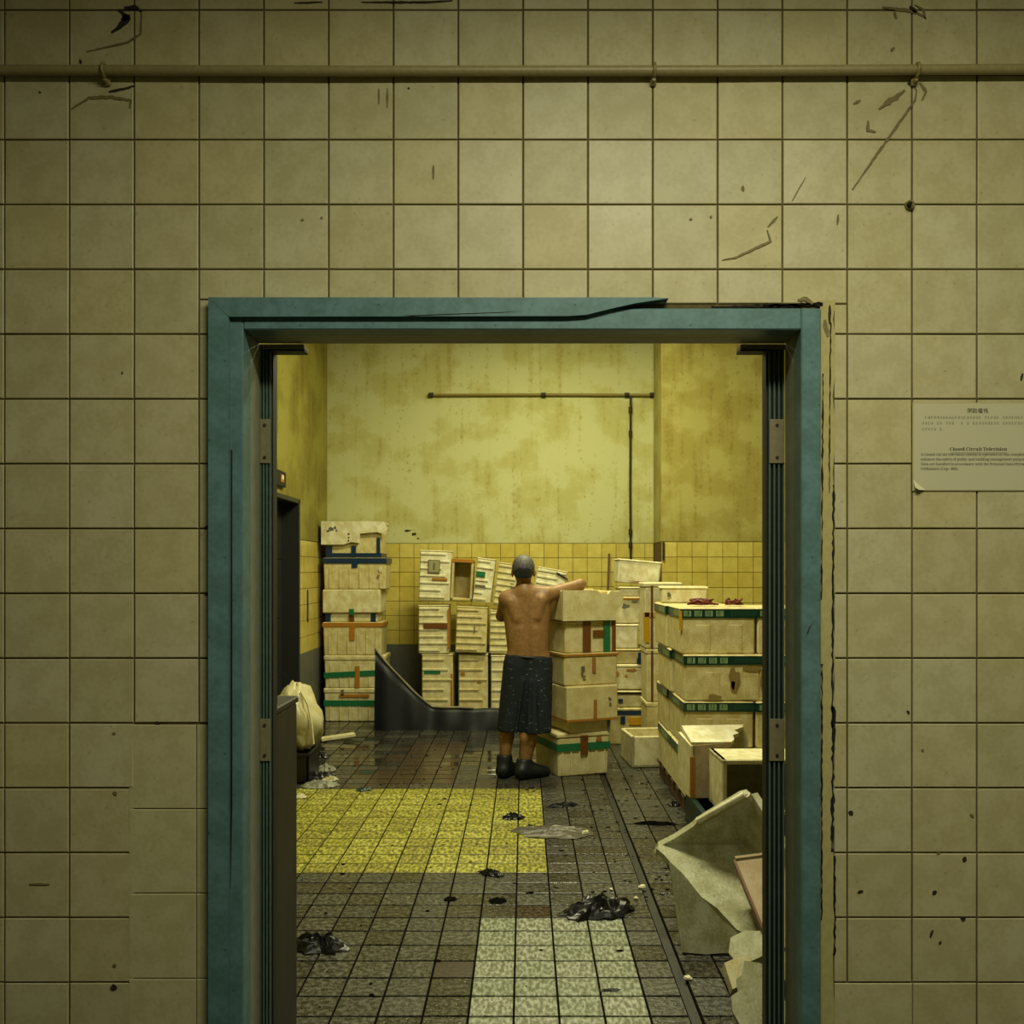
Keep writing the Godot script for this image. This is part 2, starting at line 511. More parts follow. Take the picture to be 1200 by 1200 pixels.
func build_front_wall() -> void:
	var st := begin()
	var z0 := -2.38
	var z1 := -WALL - 0.004
	bar(st, Vector3(-2.55, -0.1, z0), Vector3(-0.70, 4.4, z1), 0.001)
	bar(st, Vector3(0.692, -0.1, z0), Vector3(3.5, 4.4, z1), 0.001)
	bar(st, Vector3(-0.70, 2.13, z0), Vector3(0.692, 4.4, z1), 0.001)
	var wall := structure("wall_front", st, M.grout)
	var meshes := {}
	var r := RandomNumberGenerator.new()
	r.seed = 3
	var pitch := 0.152
	var joint := 0.0042
	for row in range(-9, 10):
		var y0 := 1.617 + row * pitch
		var y1 := y0 + pitch
		if y1 < 0.3 or y0 > 2.9:
			continue
		for col in range(-9, 9):
			var x0 := -0.002 + col * pitch
			var x1 := x0 + pitch
			var yy0 := y0
			var mt: Material = M.tiles[r.randi() % 5]
			# cut round the door frame
			if y1 < 2.16:
				if x0 > -0.80 and x1 < 0.70:
					if x0 < -0.70:
						x1 = -0.736
					else:
						continue
				elif x0 < 0.70 and x1 > 0.70:
					x0 = 0.726
			elif y0 < 2.16 and x1 > -0.70 and x0 < 0.70:
				yy0 = 2.154 if x0 < 0.25 else 2.1435
				if x0 < -0.70:
					lay(wall, meshes, x0, -0.736, y0, yy0, joint, mt, r)
				if x1 > 0.70:
					lay(wall, meshes, 0.726, x1, y0, yy0, joint, mt, r)
			# the patched field low beside the frame is laid apart
			if y1 < 1.17 and x0 > -0.95 and x1 < -0.70:
				continue
			if y1 < 0.57 and x0 > 0.70 and x1 < 0.95:
				continue
			lay(wall, meshes, x0, x1, yy0, y1, joint, mt, r)
	var patch_y := [1.158, 0.960, 0.762, 0.562, 0.362]
	for k in 4:
		lay(wall, meshes, -0.927, -0.768, patch_y[k + 1], patch_y[k], 0.0022, M.patch_tile, r)
		lay(wall, meshes, -0.768, -0.734, patch_y[k + 1], patch_y[k], 0.0022, M.patch_tile, r)
	lay(wall, meshes, 0.726, 0.912, 0.40, 0.553, 0.004, M.patch_tile, r)
	lay(wall, meshes, 0.726, 0.912, 0.25, 0.40, 0.004, M.patch_tile, r)
	# rough filler beside and above the frame
	filler_strip(wall, 0.694, 0.727, 0.35, 2.152, 0.004, 9)
	filler_strip(wall, -0.7345, -0.727, 0.35, 2.16, 0.002, 10)
	# cracks along the filler, dirt that has an outline of its own
	for c in [[0.722, 1.15, 1.72, 0.004], [0.722, 0.86, 1.2, 0.006], [0.715, 1.70, 2.1, 0.0025], [0.728, 0.62, 0.85, 0.004], [0.697, 0.70, 1.30, 0.003], [0.697, 1.45, 1.98, 0.003], [-0.733, 1.66, 2.03, 0.0045], [-0.734, 1.40, 1.62, 0.003]]:
		crack(wall, Vector2(c[0], c[1]), Vector2(c[0] + r.randf_range(-0.004, 0.004), c[2]), c[3], r)
	crack(wall, Vector2(0.44, 2.135), Vector2(0.70, 2.142), 0.005, r)
	crack(wall, Vector2(0.56, 2.139), Vector2(0.70, 2.145), 0.007, r)
	# smears and scars left on the tiles
	for s in [
		[[[140, 12], [150, 22], [138, 34], [131, 38]], 5.0, "d"], [[[146, 10], [158, 8], [166, 14]], 4.0, "d"], [[[166, 16], [165, 40], [150, 50], [102, 61]], 1.6, "s"], [[[152, 18], [143, 24]], 6.0, "d"],
		[[[84, 128], [105, 115], [130, 114], [154, 118], [152, 127]], 3.0, "s"], [[[128, 108], [148, 104], [157, 101]], 2.5, "d"], [[[94, 70], [95, 75]], 2.0, "d"],
		[[[1034, 9], [1060, 12], [1075, 16], [1085, 22]], 3.0, "s"], [[[1066, 8], [1074, 15]], 4.0, "d"], [[[1048, 14], [1050, 22]], 3.0, "s"], [[[1072, 6], [1082, 12], [1084, 22]], 2.0, "s"], [[[1044, 60], [1048, 56]], 2.5, "s"],
		[[[1060, 106], [1044, 118], [1030, 128]], 5.0, "s"], [[[1066, 98], [1074, 106], [1072, 118], [1052, 146], [1024, 186], [999, 222]], 2.2, "s"], [[[1078, 98], [1085, 108], [1080, 118]], 2.6, "s"], [[[1064, 97], [1072, 102]], 5.0, "d"], [[[1017, 142], [1017, 153], [1026, 155]], 3.0, "s"], [[[1000, 122], [1008, 118]], 3.0, "s"],
		[[[846, 305], [862, 302], [888, 290], [903, 283], [899, 270]], 2.2, "s"], [[[900, 266], [911, 254]], 2.0, "s"], [[[870, 218], [871, 224]], 3.0, "s"], [[[928, 236], [944, 208]], 0.9, "s"], [[[982, 252], [981, 264]], 2.0, "s"],
		[[[508, 194], [508, 210]], 2.0, "s"], [[[444, 104], [444, 122]], 1.4, "s"], [[[454, 104], [454, 126]], 1.4, "s"], [[[424, 3], [500, 3], [530, 1]], 1.6, "d"], [[[345, 4], [378, 3]], 1.4, "d"], [[[478, 104], [480, 104]], 2.0, "d"],
		[[[353, 258], [356, 258]], 2.2, "s"], [[[376, 255], [378, 256]], 2.2, "s"], [[[808, 257], [811, 257]], 2.6, "s"], [[[832, 254], [834, 255]], 2.6, "s"],
		[[[995, 951], [999, 954]], 5.0, "d"], [[[1131, 1004], [1129, 1010]], 4.0, "d"], [[[1097, 1044], [1093, 1048]], 3.5, "d"], [[[1005, 1046], [1011, 1044]], 2.5, "d"], [[[1093, 1090], [1090, 1098]], 1.6, "d"], [[[1101, 1104], [1102, 1105]], 2.5, "d"], [[[1126, 1075], [1131, 1076]], 4.0, "d"], [[[1137, 954], [1140, 957]], 3.0, "s"], [[[1099, 999], [1100, 1001]], 3.0, "s"], [[[1080, 879], [1082, 879]], 2.0, "s"], [[[1063, 833], [1065, 836]], 3.0, "d"],
		[[[1196, 446], [1198, 438]], 3.0, "d"], [[[130, 1158], [137, 1157]], 6.0, "d"], [[[133, 1130], [136, 1132]], 4.0, "s"], [[[133, 928], [137, 931]], 3.0, "s"], [[[134, 858], [134, 861]], 3.0, "s"], [[[35, 1036], [58, 1036]], 1.4, "s"], [[[182, 846], [188, 847]], 2.5, "d"], [[[46, 108], [48, 109]], 2.0, "d"], [[[143, 437], [144, 437]], 2.0, "d"], [[[935, 352], [945, 350], [952, 356]], 5.0, "s"], [[[972, 358], [972, 380]], 2.4, "d"], [[[966, 375], [970, 395]], 5.0, "s"], [[[240, 618], [248, 619]], 3.5, "d"], [[[240, 696], [248, 697]], 3.0, "d"]]:
		smear(wall, s[0], s[1], M.smear if s[2] == "s" else M.smear_dark, r)
	# pipe with its clips
	var t := thing("conduit_pipe", "thin cream painted pipe running along the tiles above the doorway", "pipe", Vector3(0, 2.684, -WALL + 0.022))
	st = begin()
	tube(st, [Vector3(-2.39, 0.0, 0), Vector3(-0.4, -0.006, 0), Vector3(0.5, -0.005, 0), Vector3(2.39, 0.004, 0)], 0.0115, 12)
	part(t, "pipe", st, M.pipe)
	for px in [127.0, 765.0, 1070.0]:
		var x: float = (px - AXIS_X) / 500.0
		var cl := begin()
		var ring := []
		for k in 9:
			var a := -PI * 0.5 + PI * k / 8.0
			ring.append(Vector3(x, 0.0145 * sin(a) - 0.004, 0.0145 * cos(a)))
		tube(cl, ring, 0.004, 6)
		bar(cl, Vector3(x - 0.007, -0.032, -0.022), Vector3(x + 0.007, -0.013, -0.012), 0.002)
		var clip := part(t, "pipe_clip", cl, M.brass)
		var sc := begin()
		tube(sc, [Vector3(x, -0.024, -0.013), Vector3(x, -0.024, -0.004), Vector3(x, -0.024, -0.001)], 0.0065, 8, 0.004)
		part(clip, "screw_head", sc, M.brass)
	# an old anchor plug in the tiles
	t = thing("wall_plug", "rusty screw plug sticking out of the tiles near the notice", "plug", Vector3(0.903, 2.374, -WALL))
	st = begin()
	tube(st, [Vector3(0, 0, -0.01), Vector3(0, 0, 0.006), Vector3(-0.001, -0.001, 0.010)], 0.013, 9, 0.010)
	part(t, "sleeve", st, M.smear)
	st = begin()
	tube(st, [Vector3(-0.004, 0, 0.0), Vector3(-0.005, -0.002, 0.020)], 0.006, 7, 0.005)
	part(t, "screw", st, M.crack)


func lay(wall: Node, meshes: Dictionary, x0: float, x1: float, y0: float, y1: float, joint: float, m: Material, r: RandomNumberGenerator) -> void:
	var w := snappedf(x1 - x0 - joint, 0.001)
	var h := snappedf(y1 - y0 - joint, 0.001)
	var key := Vector2(w, h)
	if not meshes.has(key):
		meshes[key] = tile_mesh(w, h, 0.008, 0.0016)
	var tilt := Basis.from_euler(Vector3(r.randf_range(-0.006, 0.006), r.randf_range(-0.006, 0.006), r.randf_range(-0.002, 0.002)))
	piece(wall, "tile", meshes[key], m, Transform3D(tilt, Vector3((x0 + x1) / 2, (y0 + y1) / 2, -WALL + r.randf_range(-0.0005, 0.0008))))


func filler_strip(wall: Node, x0: float, x1: float, y0: float, y1: float, rough: float, seed_value: int) -> void:
	var r := RandomNumberGenerator.new()
	r.seed = seed_value
	var poly := PackedVector2Array()
	var n := 40
	for i in n + 1:
		poly.append(Vector2(x0, lerpf(y0, y1, float(i) / n)))
	for i in n + 1:
		poly.append(Vector2(x1 + r.randf_range(-rough, rough), lerpf(y1, y0, float(i) / n)))
	var st := begin()
	prism(st, poly, -WALL - 0.006, -WALL + 0.0012)
	part(wall, "filler", st, M.filler)


func crack(wall: Node, a: Vector2, b: Vector2, w: float, r: RandomNumberGenerator) -> void:
	var n := int((b - a).length() / 0.012) + 3
	var d := (b - a).normalized()
	var u := Vector2(-d.y, d.x)
	var poly := PackedVector2Array()
	for i in n + 1:
		poly.append(a.lerp(b, float(i) / n) + u * w * r.randf_range(0.1, 1.0))
	for i in n + 1:
		poly.append(b.lerp(a, float(i) / n) - u * w * r.randf_range(0.1, 1.0))
	var st := begin()
	prism(st, poly, -WALL - 0.002, -WALL + 0.0018)
	part(wall, "crack", st, M.crack)


func smear(wall: Node, pts: Array, w_px: float, m: Material, r: RandomNumberGenerator) -> void:
	var path := []
	for i in pts.size() - 1:
		var p := Vector2(pts[i][0], pts[i][1])
		var q := Vector2(pts[i + 1][0], pts[i + 1][1])
		var n := maxi(2, int(p.distance_to(q) / 3.0))
		for k in n:
			path.append(p.lerp(q, float(k) / n))
	path.append(Vector2(pts[-1][0], pts[-1][1]))
	var up := PackedVector2Array()
	var down := PackedVector2Array()
	for i in path.size():
		var d: Vector2 = (path[mini(i + 1, path.size() - 1)] - path[maxi(0, i - 1)]).normalized()
		var u := Vector2(-d.y, d.x)
		var t := float(i) / maxf(1.0, path.size() - 1.0)
		var w := w_px * 0.72 * (0.25 + 0.75 * sin(PI * clampf(t, 0.06, 0.94)))
		up.append(path[i] + u * w * r.randf_range(0.45, 1.15))
		down.append(path[i] - u * w * r.randf_range(0.45, 1.15))
	down.reverse()
	up.append_array(down)
	var poly := PackedVector2Array()
	for p in up:
		poly.append(Vector2((p.x - AXIS_X) / 500.0, EYE - (p.y - AXIS_Y) / 500.0))
	var hulls := Geometry2D.offset_polygon(poly, 0.0004)
	if hulls.is_empty() or Geometry2D.triangulate_polygon(hulls[0]).is_empty():
		return
	var st := begin()
	prism(st, hulls[0], -WALL - 0.001, -WALL + 0.0019)
	part(wall, "dirt_smear", st, m)


func build_door_frame() -> void:
	var d := Node3D.new()
	d.name = "door_1"
	d.set_meta("kind", "structure")
	add_child(d)
	var st := begin()
	bar(st, Vector3(-0.70, -0.02, -2.30), Vector3(-0.654, 2.13, -2.236), 0.003)
	part(d, "jamb", st, M.teal)
	st = begin()
	bar(st, Vector3(0.646, -0.02, -2.30), Vector3(0.692, 2.13, -2.236), 0.003)
	part(d, "jamb", st, M.teal)
	st = begin()
	bar(st, Vector3(-0.654, 2.08, -2.30), Vector3(0.646, 2.13, -2.236), 0.003)
	part(d, "head", st, M.teal)
	# grey lining behind the teal face
	for s in [-1, 1]:
		st = begin()
		var x := -0.655 if s < 0 else 0.647
		bar(st, Vector3(minf(x, x + s * 0.045), -0.02, -2.38), Vector3(maxf(x, x + s * 0.045), 2.13, -2.30), 0.002)
		part(d, "lining", st, M.lining)
	st = begin()
	bar(st, Vector3(-0.655, 2.081, -2.38), Vector3(0.647, 2.13, -2.30), 0.002)
	part(d, "lining", st, M.lining)
	# outer moulding on one side and over half of the top, its end torn loose
	st = begin()
	prism(st, PackedVector2Array([Vector2(-0.731, -0.02), Vector2(-0.684, -0.02), Vector2(-0.684, 2.106), Vector2(-0.731, 2.151)]), -2.252, -2.222)
	part(d, "moulding", st, M.teal)
	st = begin()
	prism(st, PackedVector2Array([Vector2(-0.731, 2.1515), Vector2(-0.6835, 2.1065), Vector2(0.10, 2.108), Vector2(0.145, 2.111), Vector2(0.205, 2.126), Vector2(0.26, 2.138), Vector2(0.335, 2.149), Vector2(0.30, 2.1515), Vector2(0.0, 2.151)]), -2.252, -2.222)
	part(d, "torn_moulding", st, M.teal, "teal top moulding split and torn to a point")
	st = begin()
	prism(st, PackedVector2Array([Vector2(-0.28, 2.109), Vector2(-0.05, 2.117), Vector2(-0.02, 2.1185), Vector2(-0.05, 2.1155), Vector2(-0.26, 2.1075)]), -2.2222, -2.2215)
	part(d, "crack", st, M.crack)
	# dents on the bare jamb
	st = begin()
	prism(st, PackedVector2Array([Vector2(0.661, 1.37), Vector2(0.666, 1.385), Vector2(0.674, 1.397), Vector2(0.664, 1.386), Vector2(0.659, 1.372)]), -2.2365, -2.2355)
	part(d, "scratch", st, M.crack)
	st = begin()
	prism(st, PackedVector2Array([Vector2(-0.682, 1.80), Vector2(-0.679, 1.80), Vector2(-0.679, 0.98), Vector2(-0.683, 0.78)]), -2.2365, -2.2345)
	part(d, "chip", st, M.gate_dark)
	# folded steel gates
	gate(-1, "folded steel gate packed against the jamb beside the dark doorway")
	gate(1, "folded steel gate packed against the jamb beside the stacked green taped boxes")


func gate(s: int, label: String) -> void:
	var x0 := -0.660 if s < 0 else 0.652
	var wide := 0.032 if s < 0 else 0.046
	var g := thing("folding_gate", label, "gate", Vector3(x0, 0, -2.40), 0.0, "folded steel gates")
	var n := 4
	for k in n:
		var x := -s * wide * (k + 0.5) / n
		var st := begin()
		bar(st, Vector3(x - 0.0022, 0.0, -0.035), Vector3(x + 0.0022, 2.068, 0.012), 0.0008)
		part(g, "gate_slat", st, M.gate)
	for k in n:
		var x := -s * wide * (k + 0.98) / n
		var st := begin()
		bar(st, Vector3(x - 0.0018, 0.0, -0.036), Vector3(x + 0.0018, 2.066, 0.002), 0.0006)
		part(g, "gate_channel", st, M.gate_dark)
	for ys in [[1.785, 1.895], [1.045, 1.15]]:
		var st := begin()
		var xa := -s * wide * 0.1
		var xb := -s * wide * 0.92
		bar(st, Vector3(minf(xa, xb), ys[0], 0.012), Vector3(maxf(xa, xb), ys[1], 0.016), 0.001)
		var h := part(g, "hinge_plate", st, M.hinge)
		for yy in [ys[0] + 0.015, ys[1] - 0.015]:
			st = begin()
			tube(st, [Vector3((xa + xb) / 2, yy, 0.014), Vector3((xa + xb) / 2, yy, 0.019)], 0.004, 6)
			part(h, "rivet", st, M.iron)
	var st2 := begin()
	var xa2 := 0.0
	var xb2 := -s * 0.115
	bar(st2, Vector3(minf(xa2, xb2), 2.0675, -0.03), Vector3(maxf(xa2, xb2), 2.0805, 0.020), 0.002)
	part(g, "top_guide", st2, M.hinge)
	st2 = begin()
	bar(st2, Vector3(minf(-s * 0.03, xb2), 2.0635, -0.028), Vector3(maxf(-s * 0.03, xb2), 2.0675, 0.018), 0.001)
	part(g, "guide_rail", st2, M.gate_dark)


# ---------------------------------------------------------------- floor

func build_floor() -> void:
	var st := begin()
	bar(st, Vector3(-2.55, -0.12, -10.3), Vector3(0.565, -0.007, 2.4), 0.0005)
	bar(st, Vector3(0.603, -0.12, -10.3), Vector3(3.5, -0.007, 2.4), 0.0005)
	bar(st, Vector3(0.56, -0.12, -10.3), Vector3(0.61, -0.020, 2.4), 0.0005)
	var floor_node := structure("floor", st, M.floor_bed)
	st = begin()
	bar(st, Vector3(0.566, -0.021, -10.1), Vector3(0.602, -0.011, 2.2), 0.0005)
	part(floor_node, "drain_channel", st, M.drain)
	var meshes := {}
	var r := RandomNumberGenerator.new()
	r.seed = 17
	var p := 0.155
	var rest := {}
	var singles := 0
	var flat := Basis(Vector3.RIGHT, -PI / 2)
	for j in range(-9, 38):
		var za := 4.20 + j * p
		var zb := za + p
		for i in range(-12, 23):
			var xa := -0.19 + i * p
			var xb := xa + p
			if i == 5:
				xa = 0.605
			if i == 4:
				xb = 0.563
			var xc := (xa + xb) / 2
			var zc := (za + zb) / 2
			if xc < -2.05 or zb > 10.12 or (xc > 1.4 and zb > 9.6) or xc > 3.25:
				continue
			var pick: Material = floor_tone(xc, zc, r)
			var key := Vector2(snappedf(xb - xa - 0.0075, 0.0005), snappedf(zb - za - 0.012, 0.0005))
			if not meshes.has(key):
				meshes[key] = tile_mesh(key.x, key.y, 0.010, 0.0014)
			var tilt := flat * Basis.from_euler(Vector3(r.randf_range(-0.006, 0.006), r.randf_range(-0.006, 0.006), 0))
			var xf := Transform3D(tilt, Vector3(xc, r.randf_range(-0.0008, 0.0006), -zc))
			var px := AXIS_X + xc * FOCAL / zc
			var py := AXIS_Y + EYE * FOCAL / zc
			if singles < 300 and px > 335 and px < 908 and py < 1206:
				singles += 1
				piece(floor_node, "floor_tile", meshes[key], pick, xf)
			else:
				if not rest.has(pick):
					var s2 := SurfaceTool.new()
					rest[pick] = s2
				rest[pick].append_from(meshes[key], 0, xf)
	var mesh := ArrayMesh.new()
	for m in rest:
		rest[m].set_material(m)
		rest[m].commit(mesh)
	var o := MeshInstance3D.new()
	o.name = "floor_tiling"
	o.mesh = mesh
	o.set_meta("kind", "stuff")
	floor_node.add_child(o)


func floor_tone(x: float, z: float, r: RandomNumberGenerator) -> Material:
	var k := r.randi()
	if z < 4.20 and x > -0.19 and x < 0.43:
		return M.floor_white[k % 3]
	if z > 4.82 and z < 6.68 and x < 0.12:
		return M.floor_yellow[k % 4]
	if z > 3.58 and z < 3.735 and x > -0.345 and x < -0.19:
		return M.floor_red
	if z > 4.2 and z < 4.82 and x > -0.035 and x < 0.12 and k % 4 > 0:
		return M.floor_brown[k % 2]
	if z > 6.9 and z < 8.6 and x > -1.15 and x < -0.45 and k % 5 > 0:
		return M.floor_brown[k % 2]
	if z > 7.1 and x < 0.3 and k % 7 > 1:
		return M.floor_wet[k % 3]
	return M.floor_grey[k % 6]


# ---------------------------------------------------------------- walls of the back room

func build_back_walls() -> void:
	var top := 1.80
	var low := 0.736
	var r := RandomNumberGenerator.new()
	r.seed = 23
	var meshes := {}
	# rear wall
	var st := begin()
	bar(st, Vector3(-2.3, top, -10.3), Vector3(1.365, 4.4, -10.1), 0.004)
	var back := structure("wall_back", st, M.plaster)
	st = begin()
	bar(st, Vector3(-2.3, -0.1, -10.3), Vector3(1.365, top, -10.112), 0.001)
	part(back, "tile_bed", st, M.dado_grout)
	dado(back, meshes, Vector3(-2.07, top, -10.105), Vector3.RIGHT, 3.435, 0.0, r)
	st = begin()
	bar(st, Vector3(-2.07, -0.02, -10.112), Vector3(1.365, low, -10.098), 0.003)
	part(back, "skirting", st, M.skirting)
	# the nearer wall beside it
	st = begin()
	bar(st, Vector3(1.365, top, -10.3), Vector3(3.4, 4.4, -9.54), 0.006)
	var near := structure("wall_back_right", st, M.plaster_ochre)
	st = begin()
	bar(st, Vector3(1.369, -0.1, -10.3), Vector3(3.4, top, -9.552), 0.001)
	part(near, "tile_bed", st, M.dado_grout)
	dado(near, meshes, Vector3(1.369, top, -9.545), Vector3.RIGHT, 1.40, 0.0, r)
	st = begin()
	bar(st, Vector3(1.366, -0.02, -10.098), Vector3(3.4, low, -9.54), 0.003)
	part(near, "skirting", st, M.skirting)
	st = begin()
	tube(st, [Vector3(1.385, 1.80, -9.532), Vector3(1.385, 1.62, -9.532)], 0.012, 6)
	part(near, "conduit_stub", st, M.iron)
	# left wall with a doorway
	st = begin()
	bar(st, Vector3(-2.3, top, -10.1), Vector3(-2.07, 4.4, -8.84), 0.004)
	bar(st, Vector3(-2.3, 2.17, -8.84), Vector3(-2.07, 4.4, -7.60), 0.001)
	bar(st, Vector3(-2.3, -0.1, -7.60), Vector3(-2.07, 4.4, -2.38), 0.001)
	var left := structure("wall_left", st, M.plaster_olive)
	st = begin()
	bar(st, Vector3(-2.3, -0.1, -10.1), Vector3(-2.082, top, -8.84), 0.001)
	part(left, "tile_bed", st, M.dado_grout)
	dado(left, meshes, Vector3(-2.075, top, -8.84), Vector3(0, 0, -1), 1.25, PI / 2, r)
	st = begin()
	bar(st, Vector3(-2.082, -0.02, -10.1), Vector3(-2.068, low, -8.84), 0.002)
	part(left, "skirting", st, M.skirting)
	# scars in the plaster and the old slit in the tiles
	for q in [[485, 626, 7.0, 4.0], [490, 631, 3.0, 2.0], [478, 622, 9.0, 2.5], [432, 625, 4.0, 3.0]]:
		st = begin()
		var c := at(q[0], q[1], 10.1)
		scar(st, Vector2(c.x, c.y), q[2] * 0.009, q[3] * 0.009, r)
		var sc := part(back, "scar", st, M.iron)
		sc.position.z = -10.1
	st = begin()
	bar(st, Vector3(-2.076, 1.02, -9.22), Vector3(-2.069, 1.33, -9.18), 0.002)
	part(left, "slit", st, M.iron)
	# doorway in the left wall
	var d := Node3D.new()
	d.name = "door_2"
	d.set_meta("kind", "structure")
	add_child(d)
	st = begin()
	for y in 4:
		bar(st, Vector3(-2.30, y * 0.54, -8.80), Vector3(-2.22, y * 0.54 + 0.536, -7.64), 0.004)
	part(d, "door_leaf", st, M.steel_door)
	st = begin()
	bar(st, Vector3(-2.30, 0, -8.84), Vector3(-2.06, 2.17, -8.80), 0.003)
	bar(st, Vector3(-2.30, 2.13, -8.84), Vector3(-2.06, 2.17, -7.60), 0.003)
	bar(st, Vector3(-2.30, 0, -7.64), Vector3(-2.06, 2.17, -7.60), 0.003)
	part(d, "door_casing", st, M.steel_door)
	# small sign over the doorway
	var t := thing("indicator_sign", "small black indicator sign above the dark steel doorway", "sign", Vector3(-2.055, 2.29, -8.08))
	st = begin()
	bar(st, Vector3(-0.012, -0.065, -0.15), Vector3(0.016, 0.065, 0.15), 0.004)
	part(t, "plate", st, M.gate_dark)
	st = begin()
	bar(st, Vector3(0.016, -0.028, -0.075), Vector3(0.019, 0.035, 0.03), 0.001)
	part(t, "symbol", st, M.orange_tape)
	st = begin()
	bar(st, Vector3(0.016, -0.005, -0.055), Vector3(0.021, 0.03, -0.005), 0.001)
	part(t, "symbol", st, M.foam[4])
	# pipes on the rear wall
	t = thing("wall_pipe", "thin dark pipe bracketed across the yellow plaster wall", "pipe", Vector3(0, 0, -10.07))
	st = begin()
	tube(st, [Vector3(-0.975, 3.355, 0), Vector3(0.2, 3.36, 0), Vector3(1.36, 3.355, 0)], 0.014, 8)
	part(t, "pipe", st, M.ochre_pipe)
	st = begin()
	tube(st, [Vector3(1.12, 3.35, 0), Vector3(1.115, 2.4, 0), Vector3(1.12, 1.60, 0)], 0.012, 8)
	part(t, "drop_pipe", st, M.iron)
	for x in [-0.975, 0.205, 1.08, 1.345]:
		st = begin()
		tube(st, [Vector3(x - 0.025, 3.357, 0), Vector3(x + 0.025, 3.357, 0)], 0.024, 8)
		bar(st, Vector3(x - 0.012, 3.335, -0.035), Vector3(x + 0.012, 3.38, 0.0), 0.002)
		part(t, "bracket", st, M.iron)
	for y in [3.20, 2.95, 1.92, 1.78]:
		st = begin()
		tube(st, [Vector3(1.117, y - 0.03, 0), Vector3(1.117, y + 0.03, 0)], 0.02, 8)
		part(t, "coupling", st, M.iron)


func scar(st: SurfaceTool, c: Vector2, w: float, h: float, r: RandomNumberGenerator) -> void:
	var poly := PackedVector2Array()
	for k in 11:
		var a := TAU * k / 11.0
		poly.append(c + Vector2(cos(a) * w * 0.5, sin(a) * h * 0.5) * r.randf_range(0.6, 1.2))
	prism(st, poly, -0.002, 0.002)


func dado(wall: Node, meshes: Dictionary, start: Vector3, dir: Vector3, length: float, turn: float, r: RandomNumberGenerator) -> void:
	var p := 0.152
	var n := int(ceil(length / p))
	for row in 7:
		for k in n:
			var a := k * p
			var b := minf(length, a + p)
			var w := snappedf(b - a - 0.005, 0.001)
			if w < 0.02:
				continue
			if not meshes.has(w):
				meshes[w] = tile_mesh(w, p - 0.005, 0.008, 0.0015)
			var c := start + dir * (a + b) * 0.5 + Vector3(0, -(row + 0.5) * p, 0)
			var tilt := Basis(Vector3.UP, turn) * Basis.from_euler(Vector3(r.randf_range(-0.008, 0.008), r.randf_range(-0.008, 0.008), 0))
			piece(wall, "tile", meshes[w], M.dado[r.randi() % 4], Transform3D(tilt, c))


# ---------------------------------------------------------------- foam boxes

# opts: lid (height), inset (body narrower than the lid), tone, bands [[y, height, material]], strips [[x, width, y0, y1, material]], marks [[x, y, w, h, material]], ribs (how many), open
func foam_box(label: String, group: String, base: Vector3, size: Vector3, turn_deg: float, opts := {}) -> Node3D:
	var t := thing("foam_box", label, "box", base, deg_to_rad(turn_deg), group)
	if opts.has("basis"):
		t.basis = opts.basis
	var tone: Material = M.foam[opts.get("tone", 0)] if not opts.has("material") else opts.material
	var lid: float = opts.get("lid", 0.04)
	var inset: float = opts.get("inset", 0.006)
	var w := size.x
	var h := size.y
	var d := size.z
	var st := begin()
	if opts.get("open", false):
		shell(st, size, 0.028)
		part(t, "body", st, tone)
	else:
		cbox(st, Vector3(w - inset * 2, h - lid + 0.004, d - inset * 2), 0.010, Transform3D(Basis(), Vector3(0, (h - lid) / 2, 0)), opts.get("low", 0.97))
		part(t, "body", st, tone)
		st = begin()
		cbox(st, Vector3(w, lid, d), 0.009, Transform3D(Basis(), Vector3(0, h - lid / 2, 0)))
		part(t, "lid", st, M.foam[opts.lid_tone] if opts.has("lid_tone") else tone)
	for b in opts.get("bands", []):
		var mesh := band(w + 0.003 - 2 * b[3], b[1], d + 0.003 - 2 * b[3])
		piece(t, "tape_band", mesh, b[2], Transform3D(Basis(Vector3(0, 0, 1), b[4] if b.size() > 4 else 0.0), Vector3(0, b[0], 0)))
	for s in opts.get("strips", []):
		st = begin()
		var z: float = d / 2 - (s[5] if s.size() > 5 else 0.0)
		bar(st, Vector3(s[0] - s[1] / 2, s[2], z - 0.004), Vector3(s[0] + s[1] / 2, s[3], z + 0.003), 0.001)
		part(t, "tape_strip", st, s[4])
	var r := RandomNumberGenerator.new()
	r.seed = hash(label)
	for k in opts.get("marks", []):
		st = begin()
		scar(st, Vector2(k[0], k[1]), k[2], k[3], r)
		var mk := part(t, "stain", st, k[4])
		mk.position.z = d / 2 + (0.001 if not opts.get("mark_inset", false) else 0.001 - inset)
	var ribs: int = opts.get("ribs", 0)
	for k in ribs:
		st = begin()
		var y := h * (k + 0.5) / ribs
		bar(st, Vector3(-w / 2 + 0.008, y - 0.011, d / 2 - 0.006), Vector3(w / 2 - (0.012 + 0.04 * ((k * 7 + int(h * 100)) % 3)), y + 0.011, d / 2 + 0.006), 0.004)
		part(t, "rib", st, tone)
	for k in opts.get("upright_ribs", 0):
		st = begin()
		var x: float = w * ((k + 0.5) / opts.upright_ribs - 0.5) * 0.94
		bar(st, Vector3(x - 0.006, 0.012, d / 2 - inset - 0.008), Vector3(x + 0.006, h - lid - 0.012, d / 2 - inset + 0.0015), 0.001)
		part(t, "rib", st, tone)
	for k in opts.get("pads", []):
		st = begin()
		bar(st, Vector3(k[0] - k[2] / 2, k[1], d / 2 - inset - 0.006), Vector3(k[0] + k[2] / 2, k[1] + k[3], d / 2 - inset + 0.002), 0.0015)
		part(t, "moulded_pad", st, tone)
	return t


